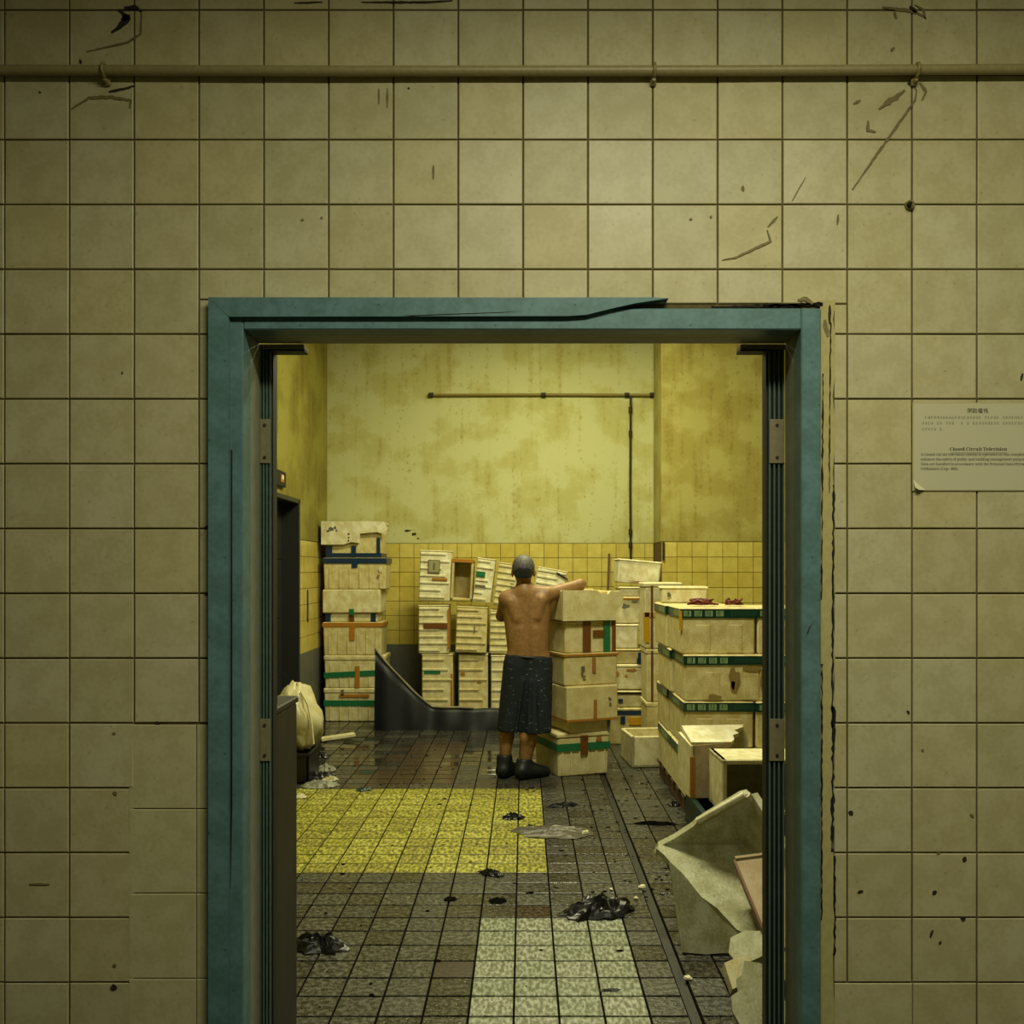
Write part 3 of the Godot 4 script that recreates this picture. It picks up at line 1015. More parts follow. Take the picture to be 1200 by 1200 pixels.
func band(w: float, h: float, d: float) -> ArrayMesh:
	var st := begin()
	var p := [Vector2(-w / 2, d / 2), Vector2(w / 2, d / 2), Vector2(w / 2, -d / 2), Vector2(-w / 2, -d / 2)]
	var run := 0.0
	for i in 4:
		var a: Vector2 = p[i]
		var b: Vector2 = p[(i + 1) % 4]
		var n := run + a.distance_to(b)
		var u0 := run / 0.56
		var u1 := n / 0.56
		face(st, [Vector3(a.x, -h / 2, a.y), Vector3(b.x, -h / 2, b.y), Vector3(b.x, h / 2, b.y), Vector3(a.x, h / 2, a.y)], Vector3(a.x + b.x, 0, a.y + b.y), [Vector2(u0, 1), Vector2(u1, 1), Vector2(u1, 0), Vector2(u0, 0)])
		for s in [-1, 1]:
			var q := 0.94
			face(st, [Vector3(a.x, s * h / 2, a.y), Vector3(b.x, s * h / 2, b.y), Vector3(b.x * q, s * h / 2, b.y * q), Vector3(a.x * q, s * h / 2, a.y * q)], Vector3(0, s, 0), [Vector2(0.01, 0.02), Vector2(0.012, 0.02), Vector2(0.012, 0.03), Vector2(0.01, 0.03)])
		run = n
	return finish(st)


# open box, base at y 0
func shell(st: SurfaceTool, s: Vector3, t: float) -> void:
	cbox(st, Vector3(s.x, t, s.z), 0.006, Transform3D(Basis(), Vector3(0, t / 2, 0)))
	for k in [-1, 1]:
		cbox(st, Vector3(t, s.y, s.z), 0.006, Transform3D(Basis(), Vector3(k * (s.x - t) / 2, s.y / 2, 0)))
		cbox(st, Vector3(s.x, s.y, t), 0.006, Transform3D(Basis(), Vector3(0, s.y / 2, k * (s.z - t) / 2)))


func build_left_stack() -> void:
	var g := "foam boxes stacked in the far corner"
	var z := -9.83
	var x := -1.70
	var y := 0.0
	foam_box("bottom box of the corner stack, green band, on the wet floor", g, Vector3(x, y, z), Vector3(0.62, 0.335, 0.42), 0, {"upright_ribs": 6, "tone": 0, "lid": 0.05, "bands": [[0.185, 0.058, M.green_tape, 0.004]], "strips": [[-0.12, 0.03, 0.26, 0.32, M.ink], [0.0, 0.30, 0.245, 0.275, M.orange_tape]]})
	y += 0.338
	foam_box("second box up in the corner stack with a slanting green band", g, Vector3(x, y, z), Vector3(0.62, 0.325, 0.42), 0.5, {"upright_ribs": 6, "tone": 0, "lid": 0.05, "bands": [[0.14, 0.055, M.green_tape, 0.004, 0.05]], "strips": [[0.03, 0.045, 0.0, 0.22, M.orange_tape]]})
	y += 0.328
	foam_box("box with orange taped rim in the corner stack", g, Vector3(x - 0.02, y, z), Vector3(0.60, 0.33, 0.41), -0.6, {"upright_ribs": 6, "tone": 1, "lid": 0.03, "bands": [[0.305, 0.04, M.orange_tape, 0.0]], "strips": [[0.0, 0.05, 0.15, 0.29, M.orange_tape]]})
	y += 0.333
	foam_box("deep lidded box with a small green tape tab in the corner stack", g, Vector3(x - 0.03, y, z), Vector3(0.58, 0.325, 0.41), 0, {"tone": 2, "lid": 0.235, "inset": 0.03, "strips": [[0.0, 0.05, 0.07, 0.13, M.green_tape], [0.0, 0.05, 0.0, 0.07, M.brown_tape, 0.02], [-0.24, 0.055, 0.0, 0.085, M.blue_tape, 0.028], [0.215, 0.05, 0.0, 0.085, M.blue_tape, 0.028]]})
	y += 0.328
	foam_box("box with a dark blue taped rim in the corner stack", g, Vector3(x, y, z), Vector3(0.64, 0.315, 0.42), 0.8, {"upright_ribs": 6, "tone": 1, "lid": 0.03, "bands": [[0.285, 0.055, M.blue_tape, 0.0]], "strips": [[0.0, 0.055, 0.215, 0.26, M.blue_tape]], "marks": [[0.26, 0.20, 0.05, 0.06, M.foam[4]], [0.24, 0.13, 0.03, 0.05, M.orange_mark]]})
	y += 0.318
	# the topmost has a torn lid
	var t := foam_box("topmost box of the corner stack under a torn lid", g, Vector3(x - 0.01, y, z), Vector3(0.56, 0.30, 0.38), 0, {"tone": 1, "lid": 0.02, "inset": 0.004, "bands": [[0.025, 0.04, M.blue_tape, 0.002]], "strips": [[-0.245, 0.06, 0.0, 0.12, M.blue_tape], [0.0, 0.045, 0.0, 0.12, M.blue_tape], [0.25, 0.035, 0.04, 0.2, M.blue_tape]]})
	var st := begin()
	prism(st, PackedVector2Array([Vector2(-0.32, 0.13), Vector2(-0.10, 0.13), Vector2(-0.02, 0.155), Vector2(0.06, 0.145), Vector2(0.07, 0.24), Vector2(0.24, 0.255), Vector2(0.33, 0.23), Vector2(0.345, 0.30), Vector2(0.30, 0.36), Vector2(0.10, 0.365), Vector2(-0.10, 0.36), Vector2(-0.32, 0.365)]), 0.192, 0.222)
	part(t, "torn_lid_front", st, M.foam[4])
	st = begin()
	bar(st, Vector3(-0.32, 0.33, -0.21), Vector3(0.30, 0.362, 0.195), 0.008)
	bar(st, Vector3(-0.32, 0.13, -0.21), Vector3(-0.292, 0.362, 0.195), 0.008)
	part(t, "torn_lid_top", st, M.foam[2])
	st = begin()
	var r := RandomNumberGenerator.new()
	r.seed = 5
	for q in [[-0.22, 0.285, 0.05, 0.04], [-0.18, 0.30, 0.03, 0.03], [-0.25, 0.265, 0.03, 0.03], [-0.165, 0.27, 0.02, 0.03]]:
		scar(st, Vector2(q[0], q[1]), q[2], q[3], r)
	var mk := part(t, "ink_mark", st, M.ink)
	mk.position.z = 0.2225
	st = begin()
	for yy in [0.17, 0.20, 0.235]:
		scar(st, Vector2(-0.045, yy), 0.022, 0.022, r)
	mk = part(t, "orange_dot", st, M.brown_tape)
	mk.position.z = 0.2225


func lean(tilt_deg: float, turn_deg := 0.0) -> Basis:
	return Basis(Vector3.UP, deg_to_rad(turn_deg)) * Basis(Vector3(0, 0, 1), deg_to_rad(tilt_deg))


# a box lying on its side, its ribbed floor towards us; px rectangle at depth d
func side_box(label: String, x0: float, y0: float, x1: float, y1: float, d: float, tilt: float, opts := {}) -> Node3D:
	var c := at((x0 + x1) / 2, y1, d)
	var w := (x1 - x0) * d / FOCAL
	var h := (y1 - y0) * d / FOCAL
	var depth: float = opts.get("depth", 0.30)
	var o := {"lid": 0.012, "inset": 0.003, "ribs": 7, "low": 1.0, "basis": lean(tilt, opts.get("turn", 0.0))}
	o.merge(opts, true)
	return foam_box(label, "foam boxes on their sides behind the man", c + Vector3(0, 0, -depth / 2), Vector3(w, h, depth), 0, o)


func build_side_pile() -> void:
	side_box("side lying box with an orange edge at the floor, bottom row end of the pile", 494, 767, 531, 849.5, 9.40, 0, {"tone": 0, "strips": [[-0.05, 0.16, 0.50, 0.53, M.green_tape], [0.14, 0.02, 0.1, 0.5, M.orange_tape]]})
	side_box("middle box of the bottom row in the ribbed pile", 537, 767, 572, 849.5, 9.40, 0.0, {"tone": 1, "marks": [[-0.10, 0.50, 0.05, 0.04, M.orange_mark], [0.06, 0.42, 0.06, 0.02, M.orange_mark]]})
	side_box("narrow box of the bottom row next to the man's shorts", 575, 768, 606, 849.5, 9.40, 0.0, {"tone": 2})
	side_box("box with a brown tape strip across its ribs beside the tiles", 490, 709, 526, 766, 9.40, 0.0, {"tone": 2, "strips": [[0.02, 0.23, 0.245, 0.30, M.brown_tape, -0.008], [0.148, 0.016, 0.05, 0.44, M.orange_tape, -0.008]]})
	side_box("half smooth box in the middle of the ribbed pile", 533, 711, 570, 765, 9.36, -2.0, {"tone": 1, "strips": [[0.03, 0.012, 0.2, 0.26, M.ink, -0.008]]})
	side_box("ribbed box by the man's ribs in the middle row", 573, 715, 603, 766, 9.42, -1.0, {"tone": 0})
	side_box("top row box with a printed square label", 490, 645, 527, 704, 9.40, -2.0, {"tone": 4, "strips": [[-0.01, 0.115, 0.27, 0.40, M.ink, -0.008], [-0.01, 0.10, 0.28, 0.39, M.label_paper, -0.009], [-0.01, 0.02, 0.30, 0.37, M.ink, -0.010], [0.05, 0.15, 0.20, 0.225, M.orange_tape, -0.008]]})
	# an open box in the top row, hollow side towards us
	var c := at(540, 704, 9.42)
	var t := thing("foam_box", "open box with its hollow tan inside facing out in the top row", "box", c + Vector3(0, 0.0, -0.02), 0.0, "foam boxes on their sides behind the man")
	t.basis = lean(-3.0)
	var st := begin()
	var xf := Transform3D(Basis(Vector3.RIGHT, PI / 2), Vector3(0, 0.20, -0.26))
	var s2 := begin()
	shell(s2, Vector3(0.215, 0.26, 0.40), 0.025)
	st.append_from(finish(s2), 0, xf)
	var o := MeshInstance3D.new()
	o.name = "body"
	o.mesh = st.commit()
	o.material_override = M.foam[3]
	t.add_child(o)
	st = begin()
	bar(st, Vector3(-0.11, 0.375, -0.01), Vector3(0.11, 0.41, 0.006), 0.003)
	part(t, "orange_taped_edge", st, M.orange_tape)
	side_box("tilted box with a green tape tab in the top row", 553, 654, 575, 706, 9.40, -7.0, {"tone": 4, "strips": [[-0.04, 0.09, 0.25, 0.30, M.green_tape, -0.008], [-0.03, 0.10, 0.15, 0.17, M.ink, -0.008]]})
	side_box("tilted box touching the man's shoulder in the top row", 577, 660, 606, 711, 9.40, -8.0, {"tone": 0, "marks": [[0.04, 0.22, 0.05, 0.05, M.ink]]})
	var nape := side_box("white box tilted behind the man's neck", 621, 666, 657, 717, 9.40, -10.0, {"tone": 4})
	side_box("box hidden mostly by the man's back, under the white tilted one", 608, 722, 642, 772, 9.42, -1.0, {"tone": 1})
	side_box("lowest box of the pile showing beside the man's hip", 610, 773, 644, 849.5, 9.40, 0.0, {"tone": 1})
	st = begin()
	var loop := []
	for q in [[646, 690], [655, 689.5], [667, 685], [664, 678], [652, 671]]:
		loop.append(nape.transform.affine_inverse() * at(q[0], q[1], 9.39))
	tube(st, loop, 0.009, 6)
	part(nape, "strap", st, M.iron, "loose dark strap")
	# a dark sheet hung in front of them: rises at one end, lies low along the floor
	var x0 := -1.42
	var x1 := -0.05
	var n := 48
	st = begin()
	st.set_smooth_group(0)
	var hem := []
	var rows := []
	for i in n + 1:
		var u := float(i) / n
		var x := lerpf(x0, x1, u)
		var h := 0.205 + 0.56 * pow(clampf(1.0 - (x + 1.42) / 0.55, 0.0, 1.0), 1.15)
		var zf := -9.14 + 0.02 * sin(x * 9.0) + 0.012 * sin(x * 23.0)
		var sec := [Vector3(x, 0.0, zf + 0.05), Vector3(x, h * 0.35, zf + 0.035 + 0.01 * sin(x * 17.0)), Vector3(x, h * 0.8, zf + 0.01), Vector3(x, h, zf - 0.005), Vector3(x, h - 0.012, zf - 0.025), Vector3(x, h * 0.7, zf - 0.05), Vector3(x, h * 0.3, zf - 0.08), Vector3(x, 0.0, zf - 0.09)]
		rows.append(sec)
		hem.append(Vector3(x, h + 0.006, zf - 0.006))
	for i in n:
		for k in 7:
			var out := Vector3(0, 0.3, 1) if k < 3 else (Vector3(0, 1, 0) if k == 3 else Vector3(0, 0.3, -1))
			face(st, [rows[i][k], rows[i + 1][k], rows[i + 1][k + 1], rows[i][k + 1]], out)
	t = thing("tarpaulin", "dark blue tarpaulin hung low in front of the ribbed foam boxes", "tarpaulin")
	part(t, "sheet", st, M.tarp)
	st = begin()
	tube(st, hem.slice(0, 34), 0.012, 6)
	part(t, "hem", st, M.tarp_hem)


func build_centre_stack() -> void:
	var g := "foam boxes stacked in front of the man"
	var turn := 20.0
	var c := Vector3(0.36, 0, -7.33)
	foam_box("bottom box with a green band, beside the man's boots", g, c, Vector3(0.43, 0.32, 0.50), turn, {"upright_ribs": 6, "tone": 0, "lid": 0.035, "low": 0.95, "bands": [[0.215, 0.055, M.green_tape, 0.003]], "strips": [[0.0, 0.06, 0.16, 0.30, M.brown_tape]], "marks": [[0.12, 0.265, 0.05, 0.05, M.orange_mark], [0.0, 0.275, 0.06, 0.04, M.orange_mark]]})
	foam_box("box with a brown stained lower rim and a narrow foot, second in the man's stack", g, c + Vector3(0.05, 0.323, 0.03), Vector3(0.42, 0.345, 0.50), turn + 3, {"tone": 1, "lid": 0.26, "inset": 0.035, "bands": [[0.095, 0.016, M.orange_tape, 0.001]], "strips": [[0.02, 0.028, 0.10, 0.24, M.orange_mark], [0.15, 0.02, 0.0, 0.08, M.ink, 0.03]], "marks": [[0.14, 0.24, 0.025, 0.03, M.ink], [0.145, 0.20, 0.02, 0.035, M.ink]]})
	foam_box("grey sided box with an orange upper rim, third in the man's stack", g, c + Vector3(0.05, 0.671, 0.01), Vector3(0.45, 0.235, 0.50), turn + 1, {"tone": 1, "lid": 0.025, "bands": [[0.225, 0.014, M.orange_tape, 0.0]], "strips": [[0.02, 0.028, 0.10, 0.205, M.orange_mark]], "marks": [[-0.07, 0.13, 0.035, 0.025, M.ink], [-0.075, 0.095, 0.02, 0.04, M.ink], [-0.06, 0.065, 0.03, 0.018, M.ink]]})
	foam_box("box with upright brown and green tape strips by the man's side", g, c + Vector3(0.045, 0.909, 0.0), Vector3(0.42, 0.235, 0.47), turn + 2, {"tone": 0, "lid": 0.02, "inset": 0.004, "strips": [[-0.03, 0.065, 0.0, 0.235, M.brown_tape], [0.135, 0.055, 0.0, 0.235, M.green_tape], [0.07, 0.10, 0.115, 0.165, M.brown_tape], [0.195, 0.03, 0.0, 0.235, M.brown_tape]]})
	# upturned box on top with a broken corner
	var t := thing("foam_box", "upturned box with a broken corner under the man's forearm", "box", c + Vector3(0.05, 1.147, 0.0), deg_to_rad(turn + 2), g)
	var st := begin()
	prism(st, PackedVector2Array([Vector2(-0.24, 0.0), Vector2(0.20, 0.0), Vector2(0.195, 0.06), Vector2(0.21, 0.095), Vector2(0.25, 0.10), Vector2(0.255, 0.21), Vector2(0.15, 0.218), Vector2(0.13, 0.195), Vector2(0.06, 0.20), Vector2(0.04, 0.222), Vector2(-0.24, 0.225)]), 0.235, 0.262)
	part(t, "broken_front", st, M.foam[0])
	st = begin()
	bar(st, Vector3(-0.24, 0, -0.25), Vector3(-0.212, 0.225, 0.24), 0.008)
	part(t, "side_wall", st, M.foam[1])
	st = begin()
	bar(st, Vector3(-0.212, 0, -0.25), Vector3(0.25, 0.225, -0.222), 0.008)
	part(t, "rear_wall", st, M.foam[1])
	st = begin()
	bar(st, Vector3(0.222, 0.1, -0.222), Vector3(0.25, 0.215, 0.235), 0.008)
	part(t, "side_wall", st, M.foam[1])
	st = begin()
	bar(st, Vector3(-0.212, 0.16, -0.222), Vector3(0.222, 0.188, 0.235), 0.006)
	part(t, "floor_panel", st, M.foam[1])
	# open box on the floor beside it
	foam_box("empty open white box on the floor between the two stacks", "", Vector3(1.025, 0, -7.60), Vector3(0.44, 0.24, 0.42), 6, {"tone": 2, "open": true})


func rear(label: String, x0: float, y0: float, x1: float, y1: float, d: float, turn: float, opts := {}) -> Node3D:
	var c := at((x0 + x1) / 2, y1, d)
	var size := Vector3((x1 - x0) * d / FOCAL, (y1 - y0) * d / FOCAL, opts.get("depth", 0.40))
	size.y -= 0.004
	if opts.has("tilt"):
		opts["basis"] = lean(opts.tilt, turn)
	return foam_box(label, "foam boxes stacked behind the open box", c + Vector3(0, 0, -size.z / 2), size, turn, opts)


func build_rear_stack() -> void:
	var d := 8.35
	rear("box with a yellow flap of tape low in the rear stack", 712, 829, 764, 872.7, d, 0, {"tone": 1, "lid": 0.03, "bands": [[0.275, 0.03, M.blue_tape, 0.001]], "strips": [[0.05, 0.12, 0.17, 0.24, M.yellow_tape], [-0.06, 0.04, 0.18, 0.25, M.blue_tape]]})
	rear("box with dark strapping low in the rear stack", 712, 809, 764, 829, d, 0, {"tone": 0, "lid": 0.02, "bands": [[0.12, 0.014, M.gate_dark, 0.0]], "strips": [[-0.08, 0.04, 0.04, 0.075, M.blue_tape]]})
	rear("box speckled with orange stains in the rear stack", 716, 778, 760, 808, d, 0, {"tone": 2, "lid": 0.03, "marks": [[-0.11, 0.14, 0.06, 0.05, M.orange_mark], [0.02, 0.17, 0.09, 0.03, M.orange_mark], [-0.03, 0.12, 0.03, 0.02, M.orange_mark]]})
	rear("narrow footed box with a navy corner in the rear stack", 718, 760, 757, 778, d, 0, {"tone": 3, "lid": 0.02, "inset": 0.01, "strips": [[0.11, 0.09, 0.0, 0.05, M.blue_tape], [0.09, 0.03, 0.04, 0.10, M.blue_tape]]})
	rear("plain white box halfway up the rear stack", 716, 731, 749, 760, d, 0, {"tone": 4, "lid": 0.02})
	rear("box with an orange rim and grey ink mark in the rear stack", 719, 699, 752, 730.5, d, 0, {"tone": 2, "lid": 0.02, "bands": [[0.215, 0.016, M.orange_tape, 0.0]], "marks": [[-0.02, 0.15, 0.08, 0.04, M.ink], [0.06, 0.19, 0.06, 0.02, M.ink]]})
	rear("narrow pale box under the tilted white one", 725, 687, 752, 699, d, 0, {"tone": 2, "lid": 0.02})
	rear("white box tilted on top of the rear stack", 722, 656, 774, 684.5, d, 0, {"tone": 4, "lid": 0.015, "tilt": -5.0, "marks": [[0.0, 0.02, 0.2, 0.012, M.orange_mark]]})
	# strapped column
	rear("lower box of the strapped column behind the green taped pile", 757, 768, 800, 830, 7.90, 0, {"tone": 0, "depth": 0.40, "strips": [[-0.10, 0.018, 0.0, 0.42, M.brown_tape]]}).position.y = 0.436
	rear("upper box of the strapped column, leaning yellow tape on its edge", 755, 690, 800, 768, 7.90, 0, {"tone": 2, "depth": 0.40, "strips": [[-0.095, 0.018, 0.0, 0.52, M.brown_tape], [-0.14, 0.05, 0.05, 0.30, M.yellow_tape], [-0.10, 0.11, 0.26, 0.30, M.yellow_tape]]}).position.y = 0.873
	rear("bottom box of the strapped column behind the pallet", 757, 830, 800, 892, 7.90, 0, {"tone": 1, "depth": 0.4}).position.y = 0.0
	# upright sticks against the tiles
	var st := begin()
	tube(st, [Vector3(0.80, 0.0, -9.75), Vector3(0.84, 0.8, -9.8), Vector3(0.895, 1.69, -10.085)], 0.012, 6)
	solo("bamboo_stick", st, M.wood, "thin brown stick standing against the yellow tiles", "stick")


func build_pallet_pile() -> void:
	var g := "foam boxes with printed green tape on the pallet"
	# pallet
	var t := thing("wooden_pallet", "low wooden pallet under the green taped boxes", "pallet", Vector3(1.55, 0, -6.55))
	var st: SurfaceTool
	for k in 6:
		st = begin()
		var z := -0.55 + k * 0.22
		bar(st, Vector3(-0.56, 0.098, z - 0.06), Vector3(0.56, 0.118, z + 0.06), 0.003)
		part(t, "deck_board", st, M.wood)
	for x in [-0.5, 0.0, 0.5]:
		st = begin()
		bar(st, Vector3(x - 0.04, 0.0, -0.6), Vector3(x + 0.04, 0.098, 0.6), 0.003)
		part(t, "stringer", st, M.wood)
	var xl := 0.985
	var hh := 0.289
	var b := func(y: float) -> Array: return [y, 0.056, M.printed, 0.0005]
	var rows := [
		[[xl, 0.445, 5.88, 0.56, "front corner box of the bottom layer on the pallet"], [xl + 0.452, 0.445, 5.88, 0.56, "inner front box of the bottom layer, behind the open grey box"], [xl, 0.445, 6.46, 0.60, "rear box of the bottom layer, at the aisle"]],
		[[xl + 0.01, 0.44, 5.98, 0.62, "front corner box of the second layer, split line at its end"], [xl + 0.456, 0.44, 5.96, 0.60, "inner front box of the second layer by the gate"], [xl, 0.44, 6.62, 0.50, "rear box of the second layer, at the aisle"]],
		[[xl + 0.012, 0.585, 5.98, 0.42, "long stained box across the third layer"], [xl + 0.605, 0.50, 5.98, 0.42, "box at the inner end of the third layer"], [xl - 0.01, 0.44, 6.42, 0.56, "rear box of the third layer, at the aisle"]],
		[[xl - 0.005, 0.475, 6.02, 0.50, "front corner box of the top layer with a stained tape end"], [xl + 0.476, 0.44, 6.02, 0.50, "inner front box of the top layer by the gate"], [xl - 0.02, 0.44, 6.55, 0.56, "rear box of the top layer, at the aisle"]]]
	for layer in 4:
		for q in rows[layer]:
			var y: float = 0.121 + layer * (hh + 0.002)
			var c := Vector3(q[0] + q[1] / 2, y, -(q[2] + q[3] / 2))
			var opts := {"tone": [0, 1, 1, 1][layer], "lid": 0.036, "low": 0.99, "inset": 0.003, "bands": [b.call(hh - 0.036)], "pads": [[-q[1] * 0.2, 0.01, 0.09, 0.17], [q[1] * 0.22, 0.01, 0.09, 0.17]]}
			if layer == 2 and q[1] > 0.55:
				opts["marks"] = [[0.02, 0.13, 0.07, 0.18, M.mud], [0.01, 0.10, 0.03, 0.06, M.orange_mark], [0.13, 0.205, 0.17, 0.035, M.mud], [0.20, 0.12, 0.05, 0.16, M.mud], [-0.1, 0.03, 0.10, 0.03, M.mud]]
			if layer == 3 and q[4].begins_with("front"):
				opts["strips"] = [[-q[1] / 2 + 0.002, 0.02, 0.15, 0.27, M.yellow_tape]]
			foam_box(q[4], g, c, Vector3(q[1], hh, q[3]), 0, opts)
	var top := 0.121 + 4 * (hh + 0.002)
	foam_box("long pale box set back on top of the taped pile", "", Vector3(1.15, top, -6.95), Vector3(0.34, 0.118, 0.26), -4, {"tone": 2, "lid": 0.02, "marks": [[-0.11, 0.06, 0.03, 0.04, M.ink]]})
	# red twine left on top
	for q in [[1.17, -6.28, 0.10, "longer tangle of red twine on the top green taped box"], [1.37, -6.28, 0.06, "small knot of red twine nearest the gate on the taped boxes"]]:
		st = begin()
		var r := RandomNumberGenerator.new()
		r.seed = int(q[0] * 100)
		var pts := []
		for k in 46:
			var a := k * 0.85
			pts.append(Vector3(q[2] * 1.1 * cos(a) * r.randf_range(0.3, 1.0), 0.010 + 0.045 * absf(sin(a * 0.7)) * r.randf(), q[2] * 0.6 * sin(a) * r.randf_range(0.3, 1.0)))
		tube(st, pts, 0.006, 5)
		solo("twine_tangle", st, M.red_twine, q[3], "twine", Vector3(q[0], top, q[1]), "red twine on the boxes")


func slab_poly(poly: PackedVector2Array, thick: float, origin: Vector3, ux: Vector3, uy: Vector3) -> SurfaceTool:
	var st := begin()
	prism(st, poly, -thick, 0.0, Transform3D(Basis(ux.normalized(), uy.normalized(), ux.cross(uy).normalized()), origin))
	return st


func build_broken_boxes() -> void:
	# low teal crate that carries the two small broken boxes
	var t := thing("plastic_crate", "dark teal plastic crate under the broken boxes", "crate", Vector3(1.34, 0, -5.475))
	var st := begin()
	shell(st, Vector3(0.72, 0.20, 0.70), 0.02)
	part(t, "body", st, M.teal_plastic)
	st = begin()
	for k in [-1, 1]:
		bar(st, Vector3(-0.375, 0.18, k * 0.355 - 0.012), Vector3(0.375, 0.205, k * 0.355 + 0.012), 0.003)
		bar(st, Vector3(k * 0.365 - 0.012, 0.18, -0.355), Vector3(k * 0.365 + 0.012, 0.205, 0.355), 0.003)
	part(t, "rim", st, M.teal_plastic)
	# box with a torn wall
	t = thing("foam_box", "upright pale box with a torn top edge beside the aisle", "box", Vector3(1.115, 0.207, -5.68), deg_to_rad(6), "broken boxes on the teal crate")
	st = begin()
	prism(st, PackedVector2Array([Vector2(-0.15, 0), Vector2(0.07, 0), Vector2(0.085, 0.26), Vector2(0.06, 0.285), Vector2(0.075, 0.315), Vector2(-0.16, 0.30)]), 0.115, 0.14)
	part(t, "front_wall", st, M.foam_pink)
	st = begin()
	prism(st, PackedVector2Array([Vector2(-0.14, 0), Vector2(0.14, 0), Vector2(0.14, 0.335), Vector2(-0.14, 0.30)]), 0.0, 0.025, Transform3D(Basis(Vector3.UP, PI / 2), Vector3(-0.17, 0, 0)))
	part(t, "side_wall", st, M.foam[2])
	st = begin()
	prism(st, PackedVector2Array([Vector2(-0.15, 0), Vector2(0.24, 0), Vector2(0.26, 0.30), Vector2(0.23, 0.375), Vector2(0.18, 0.362), Vector2(0.15, 0.372), Vector2(0.07, 0.35), Vector2(-0.15, 0.338)]), -0.14, -0.115)
	part(t, "torn_rear_wall", st, M.foam[2])
	st = begin()
	prism(st, PackedVector2Array([Vector2(-0.165, 0.135), Vector2(0.07, 0.14), Vector2(0.10, 0.10), Vector2(0.115, 0.03), Vector2(0.16, 0.0), Vector2(0.15, -0.05), Vector2(0.22, -0.10), Vector2(0.23, -0.14), Vector2(-0.15, -0.14)]), -0.012, 0.012, Transform3D(Basis(Vector3.RIGHT, Vector3(0, -0.19, 0.98).normalized(), Vector3(0, 0.98, 0.19).normalized() * -1.0), Vector3(0, 0.335, 0)))
	part(t, "bent_flap", st, M.foam[4])
	st = begin()
	bar(st, Vector3(-0.155, 0, -0.13), Vector3(0.07, 0.025, 0.13), 0.005)
	part(t, "floor_panel", st, M.foam[2])
	st = begin()
	bar(st, Vector3(-0.1745, 0.0, 0.130), Vector3(-0.145, 0.24, 0.1415), 0.002)
	part(t, "orange_tape", st, M.orange_tape)
	# box on its side, hollow towards us
	t = thing("foam_box", "box on its side with a dark grey hollow inside near the gate", "box", Vector3(1.285, 0.207, -5.30), deg_to_rad(1), "broken boxes on the teal crate")
	var s2 := begin()
	shell(s2, Vector3(0.46, 0.34, 0.30), 0.028)
	st = SurfaceTool.new()
	st.append_from(finish(s2), 0, Transform3D(Basis(Vector3.RIGHT, PI / 2), Vector3(0, 0.15, -0.17)))
	var o := MeshInstance3D.new()
	o.name = "body"
	o.mesh = st.commit()
	o.material_override = M.foam[2]
	t.add_child(o)
	st = begin()
	bar(st, Vector3(-0.20, 0.03, -0.141), Vector3(0.20, 0.27, -0.130), 0.004)
	part(t, "dirty_lining", st, M.foam_dark)
	# the big broken box, floor panel sloping towards us
	var q := at(862, 996, 4.30)
	var dn := Vector3(0, -0.47, 0.88).normalized()
	var up := Vector3(0, 0.88, 0.47).normalized()
	t = thing("foam_box", "large broken white box tipped forward at the gate, inside showing", "box", Vector3(q.x, 0, q.z))
	var rel := Vector3(0, q.y, 0)
	st = slab_poly(PackedVector2Array([Vector2(0.16, 0), Vector2(-0.345, 0), Vector2(-0.36, 0.02), Vector2(-0.33, 0.06), Vector2(-0.285, 0.15), Vector2(-0.25, 0.20), Vector2(-0.205, 0.30), Vector2(-0.15, 0.36), Vector2(-0.09, 0.47), Vector2(-0.05, 0.50), Vector2(-0.03, 0.57), Vector2(0.03, 0.60), Vector2(0.06, 0.63), Vector2(0.16, 0.62)]), 0.03, rel, Vector3.RIGHT, dn)
	part(t, "floor_panel", st, M.foam_grey)
	st = slab_poly(PackedVector2Array([Vector2(-0.36, -0.03), Vector2(0.02, -0.03), Vector2(0.16, -0.02), Vector2(0.16, 0.17), Vector2(0.02, 0.325), Vector2(-0.01, 0.315), Vector2(-0.185, 0.165), Vector2(-0.20, 0.14), Vector2(-0.275, 0.07), Vector2(-0.345, 0.02)]), 0.03, rel, Vector3.RIGHT, up)
	part(t, "torn_end_wall", st, M.foam_grey)
	st = slab_poly(PackedVector2Array([Vector2(0.0, 0.0), Vector2(0.56, 0.0), Vector2(0.45, 0.10), Vector2(0.40, 0.23), Vector2(0.30, 0.27), Vector2(0.0, 0.325)]), 0.03, rel + Vector3(0.035, 0, 0), dn + Vector3(0.32, 0, 0), up)
	part(t, "side_wall", st, M.foam_grey)
	# rim of the torn wall
	st = begin()
	for seg in [[Vector2(0.005, 0.322), Vector2(-0.185, 0.168)], [Vector2(0.018, 0.322), Vector2(0.14, 0.19)]]:
		var a: Vector3 = rel + Vector3.RIGHT * seg[0].x + up * seg[0].y
		var e: Vector3 = rel + Vector3.RIGHT * seg[1].x + up * seg[1].y
		tube(st, [a, (a + e) / 2, e], 0.014, 7)
	part(t, "rim", st, M.foam[4])
	# lid propped below it
	var pa := at(781, 1006, 3.98)
	t = thing("foam_board", "stained green grey lid propped under the large broken box", "lid", Vector3(pa.x, 0, -3.90))
	st = slab_poly(PackedVector2Array([Vector2(0.0, 0.345), Vector2(0.035, 0.0), Vector2(0.13, -0.004), Vector2(0.27, 0.012), Vector2(0.30, 0.035), Vector2(0.24, 0.095), Vector2(0.20, 0.125), Vector2(0.11, 0.225), Vector2(0.05, 0.30)]), 0.03, Vector3(0.0, 0.008, 0.10), Vector3(1, 0, 0.10), Vector3(0, 1, -0.33))
	part(t, "panel", st, M.foam_grey)
